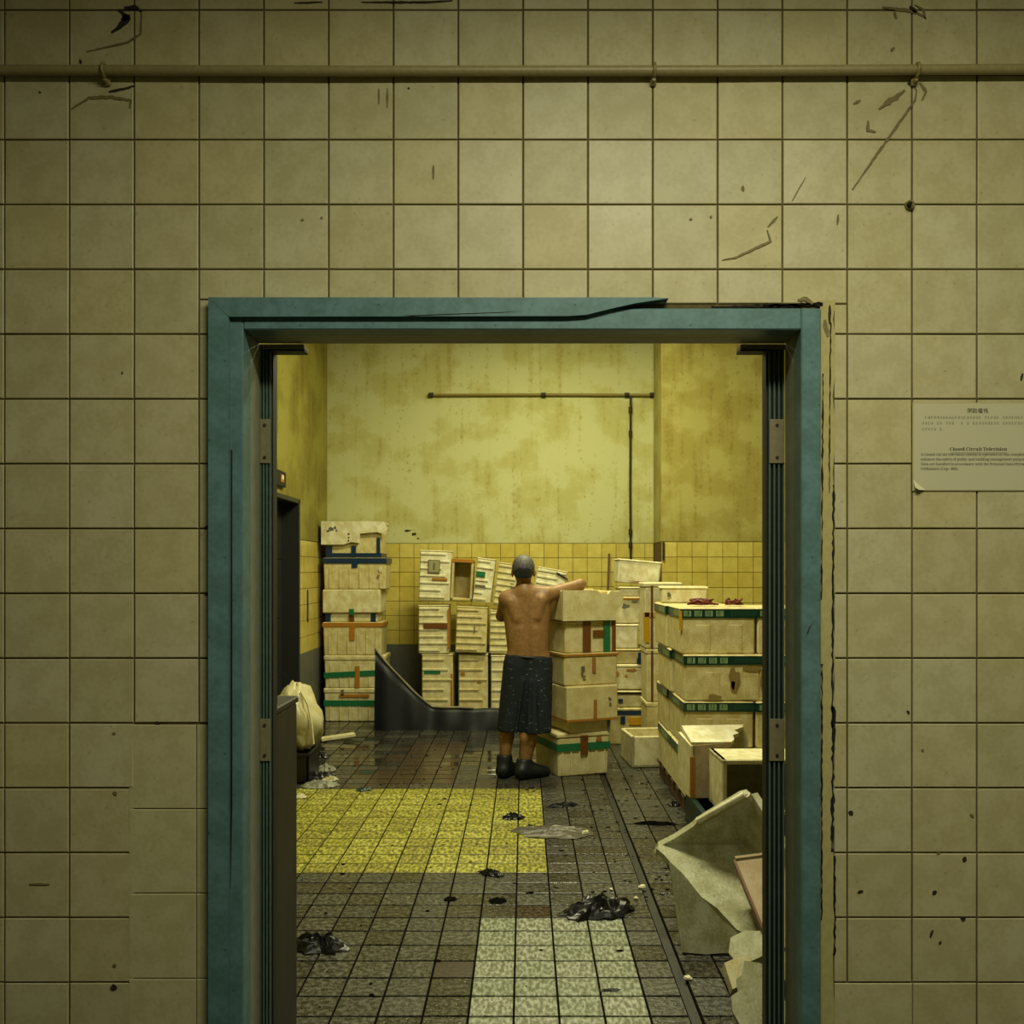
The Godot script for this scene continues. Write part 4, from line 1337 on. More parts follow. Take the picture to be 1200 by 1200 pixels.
	# pinkish lid resting in the broken box
	t = thing("foam_board", "pinkish lid with a dark edge lying in the large broken box", "lid", Vector3(1.0, 0, -3.9))
	var l0 := at(860, 1010, 4.02)
	var l1 := at(903, 1114, 3.66)
	var uy := l1 - l0
	var side := Vector3(1, 0.02, 0)
	side = (side - uy.normalized() * side.dot(uy.normalized())).normalized()
	st = slab_poly(PackedVector2Array([Vector2(0, 0), Vector2(0.30, 0), Vector2(0.30, uy.length()), Vector2(0.0, uy.length())]), 0.022, l0 - t.position + Vector3(0, 0.0, 0.02), side, uy)
	part(t, "panel", st, M.foam_pink)
	st = slab_poly(PackedVector2Array([Vector2(-0.010, 0), Vector2(0.0, 0), Vector2(0.0, uy.length()), Vector2(-0.010, uy.length())]), 0.024, l0 - t.position + Vector3(0, 0.0, 0.02), side, uy)
	part(t, "dark_edge", st, M.brown_tape)
	st = slab_poly(PackedVector2Array([Vector2(0.0, -0.012), Vector2(0.30, -0.012), Vector2(0.30, 0.0), Vector2(0.0, 0.0)]), 0.03, l0 - t.position + Vector3(0, 0.0, 0.02), side, uy)
	part(t, "upper_edge", st, M.foam_pink)
	# crumbled pieces on the floor
	var chunks := [[880, 1118, 3.50, 0.09, "rough foam lump fallen below the large broken box"], [866, 1146, 3.48, 0.08, "dirty foam shard lying at the shadow of the broken box"], [886, 1163, 3.36, 0.11, "pale angular foam chunk on the floor by the gate"], [880, 1190, 3.27, 0.10, "nearest foam chunk on the floor by the gate"], [925, 1140, 3.36, 0.09, "foam chunk half behind the gate slats"], [930, 1200, 3.24, 0.08, "foam chunk at the foot of the gate"]]
	for k in chunks.size():
		var ck: Array = chunks[k]
		var p := ground(ck[0], ck[1] + 14)
		st = begin()
		var r := RandomNumberGenerator.new()
		r.seed = 140 + k
		var poly := PackedVector2Array()
		for i in 8:
			var a := TAU * i / 8.0
			poly.append(Vector2(cos(a), sin(a)) * ck[3] * r.randf_range(0.55, 1.0))
		prism(st, poly, -0.02, 0.02)
		var o2 := solo("foam_chunk", st, [M.foam_grey, M.foam[2], M.foam_grey][k % 3], ck[4], "foam chunk", Vector3(p.x, 0.025 + ck[3] * 0.38, p.z), "broken foam pieces by the gate")
		o2.basis = Basis(Vector3.UP, r.randf_range(-0.7, 0.7)) * Basis(Vector3.RIGHT, r.randf_range(-1.05, -0.75)) * Basis(Vector3(0, 0, 1), r.randf() * 3.0)


func chunk(st: SurfaceTool, r: float, seed_value: int) -> void:
	var g := RandomNumberGenerator.new()
	g.seed = seed_value
	var lat := []
	for i in 5:
		var ring := []
		var ph := -PI / 2 + PI * i / 4.0
		for k in 7:
			var a := TAU * k / 7.0
			var f := g.randf_range(0.65, 1.05)
			ring.append(Vector3(cos(ph) * cos(a) * r * f, clampf(sin(ph), -0.6, 0.75) * r * 0.55 * (1.0 if i == 0 else g.randf_range(0.8, 1.1)), cos(ph) * sin(a) * r * f))
		lat.append(ring)
	for i in 4:
		for k in 7:
			var k2 := (k + 1) % 7
			face(st, [lat[i][k], lat[i][k2], lat[i + 1][k2]], lat[i][k] + lat[i + 1][k2])
			face(st, [lat[i][k], lat[i + 1][k2], lat[i + 1][k]], lat[i][k] + lat[i + 1][k2])


# ---------------------------------------------------------------- things on the left

func build_left_things() -> void:
	# tall brown board just inside the gate
	var t := thing("plywood_cabinet", "waist high dark brown cabinet just inside the gate", "cabinet", Vector3(-0.808, 0, -2.72))
	var st := begin()
	bar(st, Vector3(-0.20, 0.0, -0.16), Vector3(0.127, 1.122, 0.12), 0.004)
	part(t, "body", st, M.brown_panel)
	st = begin()
	bar(st, Vector3(-0.21, 1.122, -0.17), Vector3(0.130, 1.142, 0.125), 0.004)
	part(t, "top_board", st, M.brown_panel)
	# black hose loop on it
	st = begin()
	var p := []
	for k in 11:
		var a := PI * k / 10.0
		p.append(Vector3(-0.745 - 0.045 * cos(a), 1.147 + 0.04 * sin(a), -2.70 - 0.02 * sin(a)))
	tube(st, p, 0.007, 7)
	solo("cable_loop", st, M.black_plastic, "black cable loop standing on the brown cabinet", "cable")
	# sack on a dark crate by the left wall
	t = thing("plastic_crate", "black crate under the pale sack by the dark doorway", "crate", Vector3(-1.70, 0, -7.0))
	st = begin()
	shell(st, Vector3(0.34, 0.215, 0.36), 0.02)
	part(t, "body", st, M.black_plastic)
	st = begin()
	bar(st, Vector3(-0.18, 0.195, 0.172), Vector3(0.18, 0.218, 0.192), 0.003)
	part(t, "rim", st, M.black_plastic)
	st = begin()
	sack(st, Vector3(0.20, 0.255, 0.19), 4)
	t = thing("plastic_sack", "bulging translucent pale sack on the black crate", "sack", Vector3(-1.66, 0.22, -7.0))
	part(t, "bag", st, M.sack)
	st = begin()
	tube(st, [Vector3(0.06, 0.43, 0.12), Vector3(0.12, 0.34, 0.16), Vector3(0.15, 0.2, 0.17), Vector3(0.16, 0.06, 0.155)], 0.008, 6)
	part(t, "seam", st, M.foam[2])
	# pale board sticking out of the sack
	st = begin()
	cbox(st, Vector3(0.30, 0.03, 0.10), 0.004, Transform3D(Basis(Vector3(0, 0, 1), 0.10) * Basis(Vector3.UP, 0.3), Vector3.ZERO))
	solo("foam_offcut", st, M.foam[2], "pale foam offcut lying on the floor near the corner stack", "foam offcut", ground(396, 868) + Vector3(0, 0.035, 0))


func sack(st: SurfaceTool, s: Vector3, seed_value: int) -> void:
	var n := noise(seed_value, 2.2, 3)
	var lat := []
	for i in 15:
		var ph := -PI / 2 + PI * i / 14.0
		var ring := []
		for k in 24:
			var a := TAU * k / 24.0
			var d := Vector3(cos(ph) * cos(a), sin(ph), cos(ph) * sin(a))
			var f := 1.0 + 0.22 * n.get_noise_3d(d.x * 1.4, d.y * 0.7, d.z * 1.4) + 0.06 * sin(a * 5.0 + ph * 3.0)
			var q := d * f
			q.x *= 1.0 - 0.35 * clampf(q.y, 0.0, 1.0)
			ring.append(Vector3(q.x * s.x, maxf(0.0, (q.y + 0.85) * s.y), q.z * s.z))
		lat.append(ring)
	st.set_smooth_group(0)
	for i in 14:
		for k in 24:
			var k2 := (k + 1) % 24
			var c := Vector3(0, s.y, 0)
			face(st, [lat[i][k], lat[i][k2], lat[i + 1][k2]], lat[i][k2] - c)
			face(st, [lat[i][k], lat[i + 1][k2], lat[i + 1][k]], lat[i + 1][k2] - c)


# ---------------------------------------------------------------- the man

func field(lo: Vector3, hi: Vector3, cell: float) -> Dictionary:
	var n := Vector3i(((hi - lo) / cell).ceil()) + Vector3i.ONE
	var v := PackedFloat32Array()
	v.resize(n.x * n.y * n.z)
	v.fill(1.0)
	return {"lo": lo, "n": n, "cell": cell, "v": v}


func window(f: Dictionary, lo: Vector3, hi: Vector3) -> Array:
	var n: Vector3i = f.n
	var a := Vector3i(((lo - f.lo) / f.cell).floor()).clamp(Vector3i.ZERO, n - Vector3i.ONE)
	var b := Vector3i(((hi - f.lo) / f.cell).ceil()).clamp(Vector3i.ZERO, n - Vector3i.ONE)
	return [a, b]


# tapered capsule joined (or, with cut, carved) smoothly
func capsule(f: Dictionary, a: Vector3, b: Vector3, ra: float, rb: float, k := 0.03, cut := false) -> void:
	var m: float = maxf(ra, rb) + k * 1.5 + f.cell * 2.0
	var w := window(f, a.min(b) - Vector3.ONE * m, a.max(b) + Vector3.ONE * m)
	var n: Vector3i = f.n
	var v: PackedFloat32Array = f.v
	var ab := b - a
	var l2 := maxf(ab.length_squared(), 1e-9)
	var lo: Vector3 = f.lo
	var cell: float = f.cell
	for z in range(w[0].z, w[1].z + 1):
		for y in range(w[0].y, w[1].y + 1):
			for x in range(w[0].x, w[1].x + 1):
				var p := lo + Vector3(x, y, z) * cell
				var h := clampf((p - a).dot(ab) / l2, 0.0, 1.0)
				var d := p.distance_to(a + ab * h) - lerpf(ra, rb, h)
				var i := (z * n.y + y) * n.x + x
				var e := v[i]
				if cut:
					d = -d
					var g := maxf(k - absf(e - d), 0.0) / k
					v[i] = maxf(e, d) + g * g * k * 0.25
				else:
					var g := maxf(k - absf(e - d), 0.0) / k
					v[i] = minf(e, d) - g * g * k * 0.25
	f.v = v


func ellipsoid(f: Dictionary, c: Vector3, r: Vector3, k := 0.03) -> void:
	var m: float = k * 1.5 + f.cell * 2.0
	var w := window(f, c - r - Vector3.ONE * m, c + r + Vector3.ONE * m)
	var n: Vector3i = f.n
	var v: PackedFloat32Array = f.v
	var small := minf(r.x, minf(r.y, r.z))
	for z in range(w[0].z, w[1].z + 1):
		for y in range(w[0].y, w[1].y + 1):
			for x in range(w[0].x, w[1].x + 1):
				var p: Vector3 = f.lo + Vector3(x, y, z) * f.cell
				var d := (((p - c) / r).length() - 1.0) * small
				var i := (z * n.y + y) * n.x + x
				var g := maxf(k - absf(v[i] - d), 0.0) / k
				v[i] = minf(v[i], d) - g * g * k * 0.25
	f.v = v


# keep what lies on the inner side of a plane
func slice_off(f: Dictionary, p0: Vector3, nrm: Vector3) -> void:
	var n: Vector3i = f.n
	var v: PackedFloat32Array = f.v
	for z in n.z:
		for y in n.y:
			for x in n.x:
				var i := (z * n.y + y) * n.x + x
				var p: Vector3 = f.lo + Vector3(x, y, z) * f.cell
				v[i] = maxf(v[i], (p - p0).dot(nrm))
	f.v = v


func nets(f: Dictionary, st: SurfaceTool, first: int) -> int:
	var n: Vector3i = f.n
	var v: PackedFloat32Array = f.v
	var ids := {}
	var count := first
	var sx := 1
	var sy := n.x
	var sz := n.x * n.y
	var corner := [0, sx, sy, sx + sy, sz, sz + sx, sz + sy, sz + sx + sy]
	var edges := [[0, 1], [2, 3], [4, 5], [6, 7], [0, 2], [1, 3], [4, 6], [5, 7], [0, 4], [1, 5], [2, 6], [3, 7]]
	var at_corner := [Vector3(0, 0, 0), Vector3(1, 0, 0), Vector3(0, 1, 0), Vector3(1, 1, 0), Vector3(0, 0, 1), Vector3(1, 0, 1), Vector3(0, 1, 1), Vector3(1, 1, 1)]
	for z in n.z - 1:
		for y in n.y - 1:
			for x in n.x - 1:
				var i := (z * n.y + y) * n.x + x
				var e0 := v[i]
				if e0 > 0.5:
					continue
				var neg := 0
				for c in corner:
					if v[i + c] < 0.0:
						neg += 1
				if neg == 0 or neg == 8:
					continue
				var sum := Vector3.ZERO
				var m := 0
				for e in edges:
					var a := v[i + corner[e[0]]]
					var b := v[i + corner[e[1]]]
					if (a < 0.0) != (b < 0.0):
						sum += at_corner[e[0]].lerp(at_corner[e[1]], a / (a - b))
						m += 1
				st.add_vertex(f.lo + (Vector3(x, y, z) + sum / m) * f.cell)
				ids[i] = count
				count += 1
	for i in ids:
		for axis in 3:
			var s: int = [sx, sy, sz][axis]
			var u: int = [sy, sz, sx][axis]
			var w: int = [sz, sx, sy][axis]
			if i + s >= v.size() or (v[i] < 0.0) == (v[i + s] < 0.0):
				continue
			if not (ids.has(i - u) and ids.has(i - w) and ids.has(i - u - w)):
				continue
			var q := [ids[i], ids[i - u], ids[i - u - w], ids[i - w]]
			if v[i] < 0.0:
				q.reverse()
			for k in [0, 1, 2, 0, 2, 3]:
				st.add_index(q[k])
	return count


func hand(f: Dictionary, wrist: Vector3, dir: Vector3, down: Vector3, thumb: Vector3) -> void:
	var across := thumb.normalized()
	var palm := wrist + dir * 0.05
	capsule(f, wrist, palm + dir * 0.02 - across * 0.012, 0.024, 0.022, 0.012)
	capsule(f, wrist + across * 0.012, palm + dir * 0.02 + across * 0.018, 0.022, 0.02, 0.012)
	capsule(f, palm - across * 0.028, palm + dir * 0.02 - across * 0.028, 0.017, 0.014, 0.01)
	var length := [0.066, 0.074, 0.068, 0.052]
	for k in 4:
		var root := palm + dir * 0.025 + across * (0.026 - 0.0185 * k)
		var knuckle: Vector3 = root + dir * length[k] * 0.5 + down * 0.004
		var mid: Vector3 = knuckle + (dir * 0.8 + down * 0.6).normalized() * length[k] * 0.3
		var tip: Vector3 = mid + (dir * 0.35 + down).normalized() * length[k] * 0.28
		capsule(f, root, knuckle, 0.0095, 0.0088, 0.005)
		capsule(f, knuckle, mid, 0.0088, 0.0082, 0.004)
		capsule(f, mid, tip, 0.0082, 0.0072, 0.004)
	var tr := wrist + dir * 0.025 + across * 0.026
	capsule(f, tr, tr + (dir * 0.6 + across * 0.7).normalized() * 0.04, 0.013, 0.0105, 0.008)
	capsule(f, tr + (dir * 0.6 + across * 0.7).normalized() * 0.04, tr + (dir * 0.6 + across * 0.7).normalized() * 0.04 + (dir + down * 0.4 + across * 0.1).normalized() * 0.032, 0.0105, 0.009, 0.004)


func build_person() -> void:
	var t := thing("person", "bare backed man in dark patterned shorts leaning on the foam box stack", "person", Vector3(-0.06, 0, -7.05))
	var o := 0.06
	# trunk, limbs
	var f := field(Vector3(-0.34, 0.04, -0.62), Vector3(0.62, 1.50, 0.20), 0.0105)
	capsule(f, Vector3(0.022 + o, 1.31, -0.025), Vector3(0.03 + o, 0.86, -0.02), 0.095, 0.105, 0.04)
	capsule(f, Vector3(-0.075 + o, 1.245, -0.02), Vector3(-0.035 + o, 0.90, -0.015), 0.082, 0.082, 0.05)
	capsule(f, Vector3(0.115 + o, 1.255, -0.025), Vector3(0.095 + o, 0.90, -0.015), 0.082, 0.082, 0.05)
	capsule(f, Vector3(-0.06 + o, 1.22, -0.09), Vector3(0.10 + o, 1.22, -0.09), 0.075, 0.075, 0.05)
	capsule(f, Vector3(-0.03 + o, 0.98, -0.07), Vector3(0.09 + o, 0.98, -0.07), 0.07, 0.07, 0.05)
	capsule(f, Vector3(-0.01 + o, 1.36, -0.01), Vector3(-0.12 + o, 1.315, -0.02), 0.05, 0.055, 0.04)
	capsule(f, Vector3(0.02 + o, 1.365, -0.01), Vector3(0.165 + o, 1.345, -0.02), 0.05, 0.055, 0.04)
	capsule(f, Vector3(0.0 + o, 1.36, -0.005), Vector3(-0.004 + o, 1.46, -0.025), 0.056, 0.052, 0.03)
	# shoulder blades, spine groove, small of the back
	capsule(f, Vector3(-0.095 + o, 1.285, 0.030), Vector3(-0.055 + o, 1.165, 0.050), 0.044, 0.030, 0.018)
	capsule(f, Vector3(0.125 + o, 1.30, 0.030), Vector3(0.095 + o, 1.175, 0.052), 0.047, 0.031, 0.018)
	capsule(f, Vector3(-0.015 + o, 1.08, 0.048), Vector3(-0.015 + o, 0.90, 0.055), 0.03, 0.034, 0.03)
	capsule(f, Vector3(0.075 + o, 1.08, 0.048), Vector3(0.075 + o, 0.90, 0.055), 0.03, 0.034, 0.03)
	capsule(f, Vector3(0.018 + o, 1.31, 0.090), Vector3(0.03 + o, 0.90, 0.100), 0.020, 0.022, 0.022, true)
	# left arm bent forward
	capsule(f, Vector3(-0.128 + o, 1.305, -0.02), Vector3(-0.168 + o, 1.175, -0.20), 0.055, 0.042, 0.035)
	capsule(f, Vector3(-0.168 + o, 1.175, -0.20), Vector3(-0.05 + o, 1.16, -0.40), 0.042, 0.028, 0.02)
	# right arm out to the box top
	capsule(f, Vector3(0.172 + o, 1.335, -0.02), Vector3(0.42 + o, 1.412, -0.10), 0.056, 0.042, 0.035)
	capsule(f, Vector3(0.42 + o, 1.412, -0.10), Vector3(0.40 + o, 1.412, -0.34), 0.042, 0.028, 0.02)
	# legs
	capsule(f, Vector3(-0.05 + o, 0.86, -0.02), Vector3(-0.10 + o, 0.45, -0.05), 0.085, 0.058, 0.03)
	capsule(f, Vector3(0.11 + o, 0.86, -0.02), Vector3(0.055 + o, 0.45, 0.0), 0.085, 0.06, 0.03)
	capsule(f, Vector3(-0.10 + o, 0.45, -0.05), Vector3(-0.128 + o, 0.30, -0.02), 0.054, 0.054, 0.02)
	capsule(f, Vector3(-0.128 + o, 0.30, -0.02), Vector3(-0.143 + o, 0.08, -0.02), 0.053, 0.036, 0.02)
	capsule(f, Vector3(0.055 + o, 0.45, 0.0), Vector3(0.035 + o, 0.29, 0.04), 0.06, 0.064, 0.02)
	capsule(f, Vector3(0.035 + o, 0.29, 0.04), Vector3(0.004 + o, 0.08, 0.04), 0.062, 0.038, 0.02)
	var st := SurfaceTool.new()
	st.begin(Mesh.PRIMITIVE_TRIANGLES)
	st.set_smooth_group(0)
	var count := nets(f, st, 0)
	# head with ears, nose, brow and chin, facing away from us
	var hc := Vector3(-0.004 + o, 1.522, -0.03)
	f = field(hc - Vector3(0.13, 0.18, 0.17), hc + Vector3(0.13, 0.14, 0.14), 0.005)
	ellipsoid(f, hc + Vector3(0, 0.015, 0.012), Vector3(0.076, 0.088, 0.092), 0.02)
	ellipsoid(f, hc + Vector3(0, -0.045, -0.035), Vector3(0.060, 0.070, 0.062), 0.03)
	capsule(f, hc + Vector3(0, -0.10, -0.075), hc + Vector3(0, -0.09, -0.06), 0.026, 0.03, 0.03)
	capsule(f, hc + Vector3(0, 0.0, -0.093), hc + Vector3(0, -0.032, -0.112), 0.009, 0.013, 0.012)
	capsule(f, hc + Vector3(-0.035, 0.018, -0.083), hc + Vector3(0.035, 0.018, -0.083), 0.012, 0.012, 0.015)
	capsule(f, hc + Vector3(-0.022, -0.066, -0.093), hc + Vector3(0.022, -0.066, -0.093), 0.010, 0.010, 0.01)
	capsule(f, hc + Vector3(-0.02, -0.056, -0.108), hc + Vector3(0.02, -0.056, -0.108), 0.004, 0.004, 0.006, true)
	for s in [-1, 1]:
		ellipsoid(f, hc + Vector3(s * 0.031, 0.0, -0.083), Vector3(0.013, 0.011, 0.010), 0.004)
		ellipsoid(f, hc + Vector3(s * 0.080, -0.022, 0.0), Vector3(0.011, 0.032, 0.019), 0.008)
	capsule(f, hc + Vector3(0.004, -0.16, 0.015), hc + Vector3(0.002, -0.06, 0.01), 0.053, 0.05, 0.025)
	count = nets(f, st, count)
	for q in [[Vector3(-0.05 + o, 1.16, -0.40), Vector3(0.35, -0.05, -0.93), Vector3(0, -1, 0), Vector3(0.9, 0.1, 0.3)], [Vector3(0.40 + o, 1.412, -0.34), Vector3(-0.25, -0.02, -0.96), Vector3(0, -1, 0), Vector3(-0.95, 0, 0.2)]]:
		f = field(q[0] - Vector3(0.16, 0.12, 0.22), q[0] + Vector3(0.16, 0.08, 0.05), 0.004)
		capsule(f, q[0] - q[1].normalized() * 0.03, q[0], 0.028, 0.025, 0.01)
		hand(f, q[0], q[1].normalized(), q[2], q[3])
		count = nets(f, st, count)
	part(t, "body", st, M.skin)
	# hair
	f = field(hc - Vector3(0.12, 0.12, 0.13), hc + Vector3(0.12, 0.14, 0.14), 0.005)
	ellipsoid(f, hc + Vector3(0, 0.018, 0.016), Vector3(0.084, 0.094, 0.098), 0.01)
	capsule(f, hc + Vector3(-0.03, -0.05, 0.065), hc + Vector3(0.03, -0.05, 0.065), 0.032, 0.032, 0.03)
	slice_off(f, hc + Vector3(0, -0.062, 0.1), Vector3(0, -0.75, -0.66).normalized())
	st = SurfaceTool.new()
	st.begin(Mesh.PRIMITIVE_TRIANGLES)
	st.set_smooth_group(0)
	nets(f, st, 0)
	part(t, "hair", st, M.hair, "short grey and black hair")
	f = field(hc - Vector3(0.12, 0.12, 0.13), hc + Vector3(0.12, 0.14, 0.14), 0.005)
	ellipsoid(f, hc + Vector3(0, 0.0, 0.020), Vector3(0.080, 0.080, 0.097), 0.01)
	capsule(f, hc + Vector3(-0.032, -0.05, 0.067), hc + Vector3(0.032, -0.05, 0.067), 0.033, 0.033, 0.03)
	slice_off(f, hc + Vector3(0, -0.064, 0.1), Vector3(0, -0.75, -0.66).normalized())
	slice_off(f, hc + Vector3(0, 0.012, 0.1), Vector3(0, 0.8, -0.6).normalized())
	st = SurfaceTool.new()
	st.begin(Mesh.PRIMITIVE_TRIANGLES)
	st.set_smooth_group(0)
	nets(f, st, 0)
	part(t, "nape_hair", st, M.dark_hair, "darker hair at the nape")
	# shorts
	f = field(Vector3(-0.30, 0.28, -0.24), Vector3(0.34, 0.95, 0.24), 0.010)
	capsule(f, Vector3(-0.02 + o, 0.90, -0.02), Vector3(0.085 + o, 0.90, -0.012), 0.112, 0.112, 0.03)
	capsule(f, Vector3(-0.035 + o, 0.82, -0.02), Vector3(-0.105 + o, 0.30, -0.03), 0.118, 0.098, 0.03)
	capsule(f, Vector3(0.10 + o, 0.82, -0.015), Vector3(0.085 + o, 0.30, 0.02), 0.112, 0.115, 0.03)
	for q in [[-0.15, 0.05, 0.012], [-0.06, 0.09, 0.012], [0.03, 0.12, 0.016], [0.12, 0.145, 0.013], [0.19, 0.08, 0.012]]:
		capsule(f, Vector3(q[0] * 0.6 + 0.03 + o, 0.72, q[1]), Vector3(q[0] + o, 0.30, q[1] + 0.015), q[2] * 0.6, q[2], 0.03)
	capsule(f, Vector3(-0.012 + o, 0.62, 0.14), Vector3(-0.015 + o, 0.30, 0.11), 0.01, 0.03, 0.03, true)
	slice_off(f, Vector3(0, 0.897, 0), Vector3(0.06, 1, 0).normalized())
	slice_off(f, Vector3(0, 0.338, 0), Vector3(0, -1, 0))
	st = SurfaceTool.new()
	st.begin(Mesh.PRIMITIVE_TRIANGLES)
	st.set_smooth_group(0)
	nets(f, st, 0)
	var sh := part(t, "shorts", st, M.shorts, "dark navy shorts with pale brush marks")
	st = begin()
	var ring := []
	for k in 25:
		var a := TAU * k / 24.0
		ring.append(Vector3(0.032 + o + cos(a) * 0.146, 0.886 - cos(a) * 0.008, -0.012 + sin(a) * 0.106))
	tube(st, ring, 0.012, 6)
	part(sh, "waistband", st, M.boots)
	# boots
	for q in [[Vector3(-0.143 + o, 0.14, -0.02), Vector3(-0.155 + o, 0.045, 0.02), Vector3(-0.075 + o, 0.035, -0.16)], [Vector3(0.002 + o, 0.12, 0.04), Vector3(-0.02 + o, 0.05, 0.085), Vector3(0.155 + o, 0.035, -0.03)]]:
		f = field(Vector3(-0.25, -0.01, -0.28), Vector3(0.36, 0.24, 0.20), 0.009)
		capsule(f, q[0] + Vector3(0, 0.03, 0), q[1] + Vector3(0.01, 0.02, -0.01), 0.052, 0.05, 0.02)
		capsule(f, q[1], q[2], 0.052, 0.042, 0.03)
		capsule(f, q[0] - Vector3(0, 0.02, 0), q[1].lerp(q[2], 0.65) + Vector3(0, 0.01, 0), 0.048, 0.04, 0.04)
		slice_off(f, Vector3(0, 0.0, 0), Vector3(0, -1, 0))
		slice_off(f, q[0] + Vector3(0, 0.025, 0), Vector3(0, 1, 0))
		st = SurfaceTool.new()
		st.begin(Mesh.PRIMITIVE_TRIANGLES)
		st.set_smooth_group(0)
		nets(f, st, 0)
		part(t, "boot", st, M.boots, "dark ankle rubber boot")


# ---------------------------------------------------------------- litter

func crumple(st: SurfaceTool, rx: float, rz: float, h: float, seed_value: int, ragged := 0.45) -> void:
	var n := noise(seed_value, 1.0, 4)
	var ridge := noise(seed_value + 9, 1.0, 3)
	ridge.fractal_type = FastNoiseLite.FRACTAL_RIDGED
	ridge.fractal_gain = 0.35
	var rings := 12
	var seg := 36
	var g := []
	for i in rings + 1:
		var row := []
		var u := float(i) / rings
		for k in seg:
			var a := TAU * k / seg
			var out := 1.0 - ragged * (0.5 + 0.5 * n.get_noise_2d(cos(a) * 2.6 + 7.0, sin(a) * 2.6)) + 0.18 * n.get_noise_2d(cos(a) * 9.0, sin(a) * 9.0 + 4.0)
			var x := cos(a) * rx * u * out
			var z := sin(a) * rz * u * out
			var e := (1.0 - pow(u, 3.0))
			var y := h * (0.42 + 0.55 * ridge.get_noise_2d(x / rx * 1.1, z / rz * 1.6) + 0.22 * n.get_noise_2d(x / rx * 2.5, z / rz * 3.0)) * e + 0.002 + 0.25 * h * absf(n.get_noise_2d(cos(a) * 5.0, sin(a) * 5.0)) * u
			row.append(Vector3(x, maxf(y, 0.0015), z))
		g.append(row)
	for i in rings:
		for k in seg:
			var k2 := (k + 1) % seg
			if i > 0:
				face(st, [g[i][k], g[i][k2], g[i + 1][k2]], Vector3.UP)
			face(st, [g[i][k], g[i + 1][k2], g[i + 1][k]], Vector3.UP)


func rubbish(called: String, label: String, category: String, px: float, py: float, w_px: float, d: float, h: float, turn: float, m: Material, seed_value: int, ragged := 0.45) -> void:
	var p := ground(px, py)
	var st := begin()
	crumple(st, w_px * -p.z / FOCAL * 0.5, d * 0.5, h, seed_value, ragged)
	var o := solo(called, st, m, label, category, Vector3(p.x, 0.0005, p.z))
	o.rotation.y = turn


